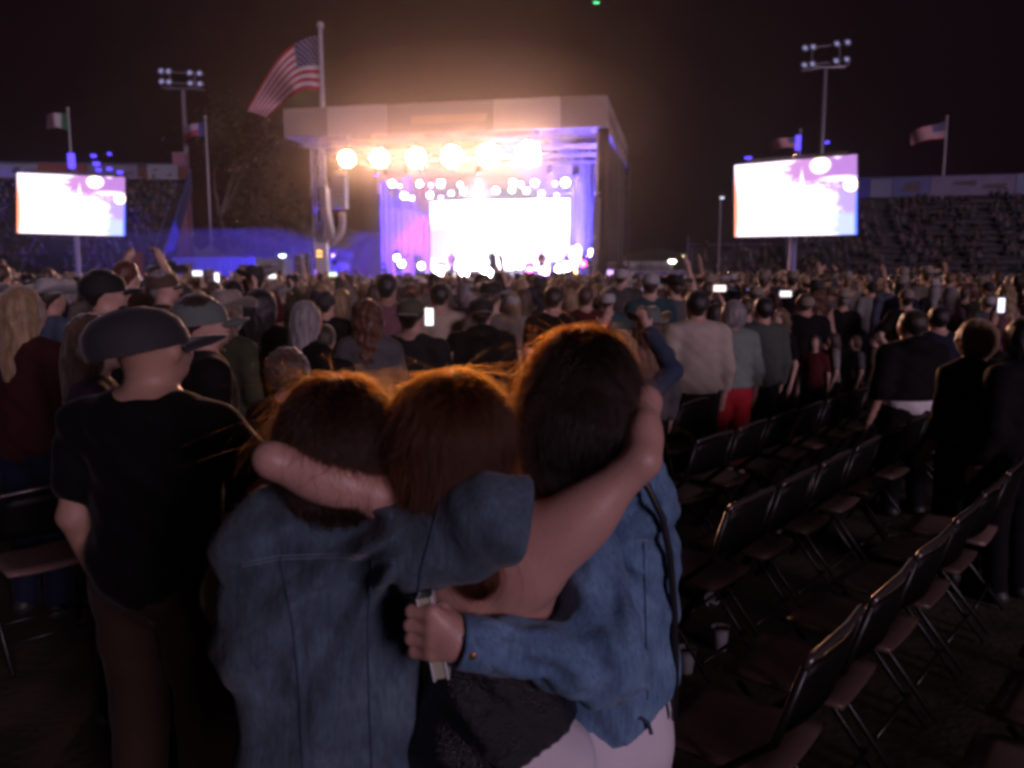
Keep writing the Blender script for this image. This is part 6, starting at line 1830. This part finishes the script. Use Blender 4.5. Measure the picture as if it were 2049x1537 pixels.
# ------------------------------------------------ the man in black
ARM['front'] = ((.335, -.03, 1.235), (.23, .20, 1.16), (.18, .27, 1.16))
ARM['rest'] = ((.27, -.05, 1.11), (.20, .16, .96), (.17, .24, .92))
POSES.append(('down', 'front'))
bm = P_at('heavy set man in black tee and dark cap left of the three hugging friends', 292, 576, 2.32, hatdh=.02, hair=None, hc='black', hat=None, top='black', sleeve='short', pose=8, yaw=H(-16), width=1.24, legs='trousers', bottom='brown', bright=.28, h=.011, skin=1)  # long dark trousers stand in for the darkness of this corner
cp_ = inst('cap', T_cap(), bm, (.022, .022, .026)); cp_.rotation_euler = (H(12), H(-7), H(-38)); cp_.scale = (1.07, 1.06, 1.12)
_R = cp_.rotation_euler.to_matrix() @ Matrix.Diagonal(Vector(cp_.scale))
cp_.location = Vector((0, .012, 1.625)) - _R @ Vector((0, .012, 1.632)) + Vector((0, -.010, -.024))
# ================================================================== FOLDING CHAIRS
M_chair = mat('black_enamel_steel', (.010, .009, .009), .38, .0, bump=.05, bscale=30, spec=.4)
M_cseat = mat('stage_lit_chair_seat', (.19, .12, .095), .34, noise=.15, nscale=6, bump=.08, bscale=14)  # stage light on the seats is put into this brown
def chair_proto():
    P = {}
    def grid(nx, ny, f, th, nm, m):
        V = []; 
        for s_ in (0, 1):
            for j in range(ny + 1):
                for i in range(nx + 1):
                    p = Vector(f(i / nx * 2 - 1, j / ny)); V.append(p - Vector((0, 0, th * s_)) if nm == 'seat' else p - Vector((0, th * s_, 0)))
        n1 = (nx + 1) * (ny + 1); F = []
        for j in range(ny):
            for i in range(nx):
                a = j * (nx + 1) + i; F.append([a, a + 1, a + nx + 2, a + nx + 1]); F.append([n1 + a + nx + 1, n1 + a + nx + 2, n1 + a + 1, n1 + a])
        rim = [j * (nx + 1) for j in range(ny)] + [ny * (nx + 1) + i for i in range(nx)] + [j * (nx + 1) + nx for j in range(ny, 0, -1)] + [i for i in range(nx, 0, -1)]
        for k in range(len(rim)): a, b = rim[k], rim[(k + 1) % len(rim)]; F.append([a, b, n1 + b, n1 + a])
        me = bpy.data.meshes.new(nm); me.from_pydata([tuple(v) for v in V], [], F)
        me.polygons.foreach_set('use_smooth', [True] * len(me.polygons)); me.materials.append(m); return me
    def seat(u, v):
        w_ = .195 * (1 - .10 * (1 - v)) ; c = max(0, abs(u) - .8) ** 2
        y = -.19 + .39 * v
        if v > .8: w_ *= 1 - .5 * ((v - .8) / .2) ** 2 * .35
        return (u * w_, y, .445 + .012 * v + .010 * u * u - .012 * max(0, v - .85) / .15)
    P['seat'] = grid(8, 6, seat, .018, 'seat', M_cseat)
    def back(u, v):
        z = .61 + .20 * v; w_ = .205 * (1 - .06 * v ** 2)
        if v > .7: z -= .02 * u ** 4 * (v - .7) / .3
        return (u * w_, -.205 - .055 * v - .028 * (1 - u * u), z)
    P['backrest'] = grid(8, 4, back, .012, 'backrest', mat('matte_black_back_panel', (.005, .005, .005), .5, spec=.15))
    def t(nm, *paths):
        m = MB()
        for p, r in paths: m.tube(p, r, 6)
        me = bpy.data.meshes.new(nm); me.from_pydata([tuple(v) for v in m.V], [], m.F); me.polygons.foreach_set('use_smooth', [True] * len(me.polygons)); me.materials.append(M_chair); return me
    x = .215
    P['front_leg'] = [t('front_leg', ([(s * x, -.265, .80), (s * x, -.20, .58), (s * x, .0, .40), (s * x, .22, .012)], .0115)) for s in (-1, 1)]
    P['rear_leg'] = [t('rear_leg', ([(s * x * .93, .13, .44), (s * x * .93, .0, .30), (s * x * .93, -.24, .012)], .0105)) for s in (-1, 1)]
    M_rail = mat('highlight_steel_rail', (.10, .085, .08), .28, .6)  # lighter metal than the black frame, put in for the top edge highlight
    P['top_rail'] = t('top_rail', ([(-x, -.265, .80), (-x * .93, -.272, .822), (0, -.290, .835), (x * .93, -.272, .822), (x, -.265, .80)], .0115))
    P['top_rail'].materials.clear(); P['top_rail'].materials.append(M_rail)
    P['crossbar'] = [t('crossbar', ([(-x, .17, .10), (x, .17, .10)], .008)), t('crossbar', ([(-x * .93, -.17, .13), (x * .93, -.17, .13)], .008))]
    return P
CP = chair_proto()
cols = []
def chair(label, x, y, yaw, group='rows of empty folding chairs'):
    r = empty('folding_chair', label, 'chair', group, (x, y, 0), yaw)
    inst('seat', CP['seat'], r); inst('backrest', CP['backrest'], r); inst('top_rail', CP['top_rail'], r)
    for k in (0, 1):
        inst('front_leg', CP['front_leg'][k], r); inst('rear_leg', CP['rear_leg'][k], r); inst('crossbar', CP['crossbar'][k], r)
    return r
dv = Vector((.648, .762)); pv_ = Vector((.762, -.648))      # along a row / across the rows
yawc = math.atan2(.762, .648)                                # chairs face up-left, towards the stage
rows_ = {}
ordw = ['first', 'second', 'third', 'fourth', 'fifth', 'sixth', 'seventh', 'eighth', 'ninth', 'tenth', 'eleventh', 'twelfth', 'thirteenth', 'fourteenth', 'fifteenth', 'sixteenth', 'seventeenth', 'eighteenth', 'nineteenth', 'twentieth', 'twenty-first', 'twenty-second', 'twenty-third', 'twenty-fourth', 'twenty-fifth', 'twenty-sixth']
nch = 0
for k in range(-1, 8):
    s_ = -.69 - .73 * k           # offset of the row's back tops from the camera
    seat_s = s_ - .26
    t_ = .6 + .12 * k
    if k == -1: t_ = 1.35
    cnt = 0
    while t_ < 12.5:
        p = dv * t_ + pv_ * seat_s
        ok = p.y > .9 and abs(p.x) < .66 * p.y + .3 and p.x / p.y > (.175 if p.y < 5.5 else -.03)
        if ok and (p.y > 9.0): ok = False
        if ok and k >= 0 and p.y < 1.95 and p.x < .60: ok = False
        if ok:
            for (a, b, rr) in occupied:
                if (a - p.x) ** 2 + (b - p.y) ** 2 < .34 ** 2: ok = False; break
        if ok:
            cnt += 1
            w_ = {-1: 'the lower right row', 0: 'the nearest full row of empty chairs', 1: 'the second row of empty chairs', 2: 'the third row of empty chairs', 3: 'the fourth row of empty chairs', 4: 'the fifth row of empty chairs', 5: 'the sixth row of empty chairs', 6: 'the seventh row of empty chairs', 7: 'the eighth row of empty chairs'}[k]
            chair('black folding chair, %s from the near end of %s' % (ordw[min(cnt - 1, 25)], w_), p.x, p.y, yawc + rng.gauss(0, .03)); nch += 1
        t_ += .50
print('chairs', nch)
# a few empty chairs left of the man in black and among the people
for i, (px, py, Y, yw, lab) in enumerate(((70, 1010, 3.7, .8, 'dim folding chair in the lower left corner beside the man in black'), (1010, 745, 6.6, .1, 'empty folding chair in the gap before the woman in white'), (1045, 760, 6.2, .2, 'empty folding chair nearer in the gap before the woman in white'), (960, 770, 5.9, .1, 'empty folding chair beside the black hooded jacket'), (890, 770, 5.2, .1, 'empty folding chair behind the man holding the lit phone'), (1000, 800, 5.0, .2, 'empty folding chair just behind the red haired woman'))):
    p = at(px, py, Y); chair(lab, p.x, Y, yw if px < 300 else rng.uniform(-.2, .3), 'stray empty folding chairs')

# cups and bottles dropped on the ground between the rows
M_cup = mat('clear_plastic_cup', (.55, .55, .58), .25)
for i, (px, py, lab, st) in enumerate(((1405, 1195, 'crushed pale cup on the dirt just right of the denim jacket', 0), (1440, 1300, 'upright plastic cup under the first chair of the nearest row', 1), (1380, 1010, 'tipped over cup near the chair legs left of the second row', 0), (1372, 1345, 'small cup by the white skirt', 1), (1530, 1060, 'cup lying under the seats of the second row', 0), (1460, 960, 'upright cup between the second and third rows', 1))):
    p = atz(px, py, 0); r = empty('plastic_cup', lab, 'cup', None, (p.x, p.y, .0 if st else .036), rng.uniform(0, 6))
    R = Matrix.Identity(3) if st else Euler((PI / 2, 0, 0)).to_matrix()
    MB().lathe([(.001, .002), (.03, .003), (.043, .11), (.046, .113), (.042, .11), (.029, .006)], n=14, R=R).obj('cup_wall', M_cup, r, True)
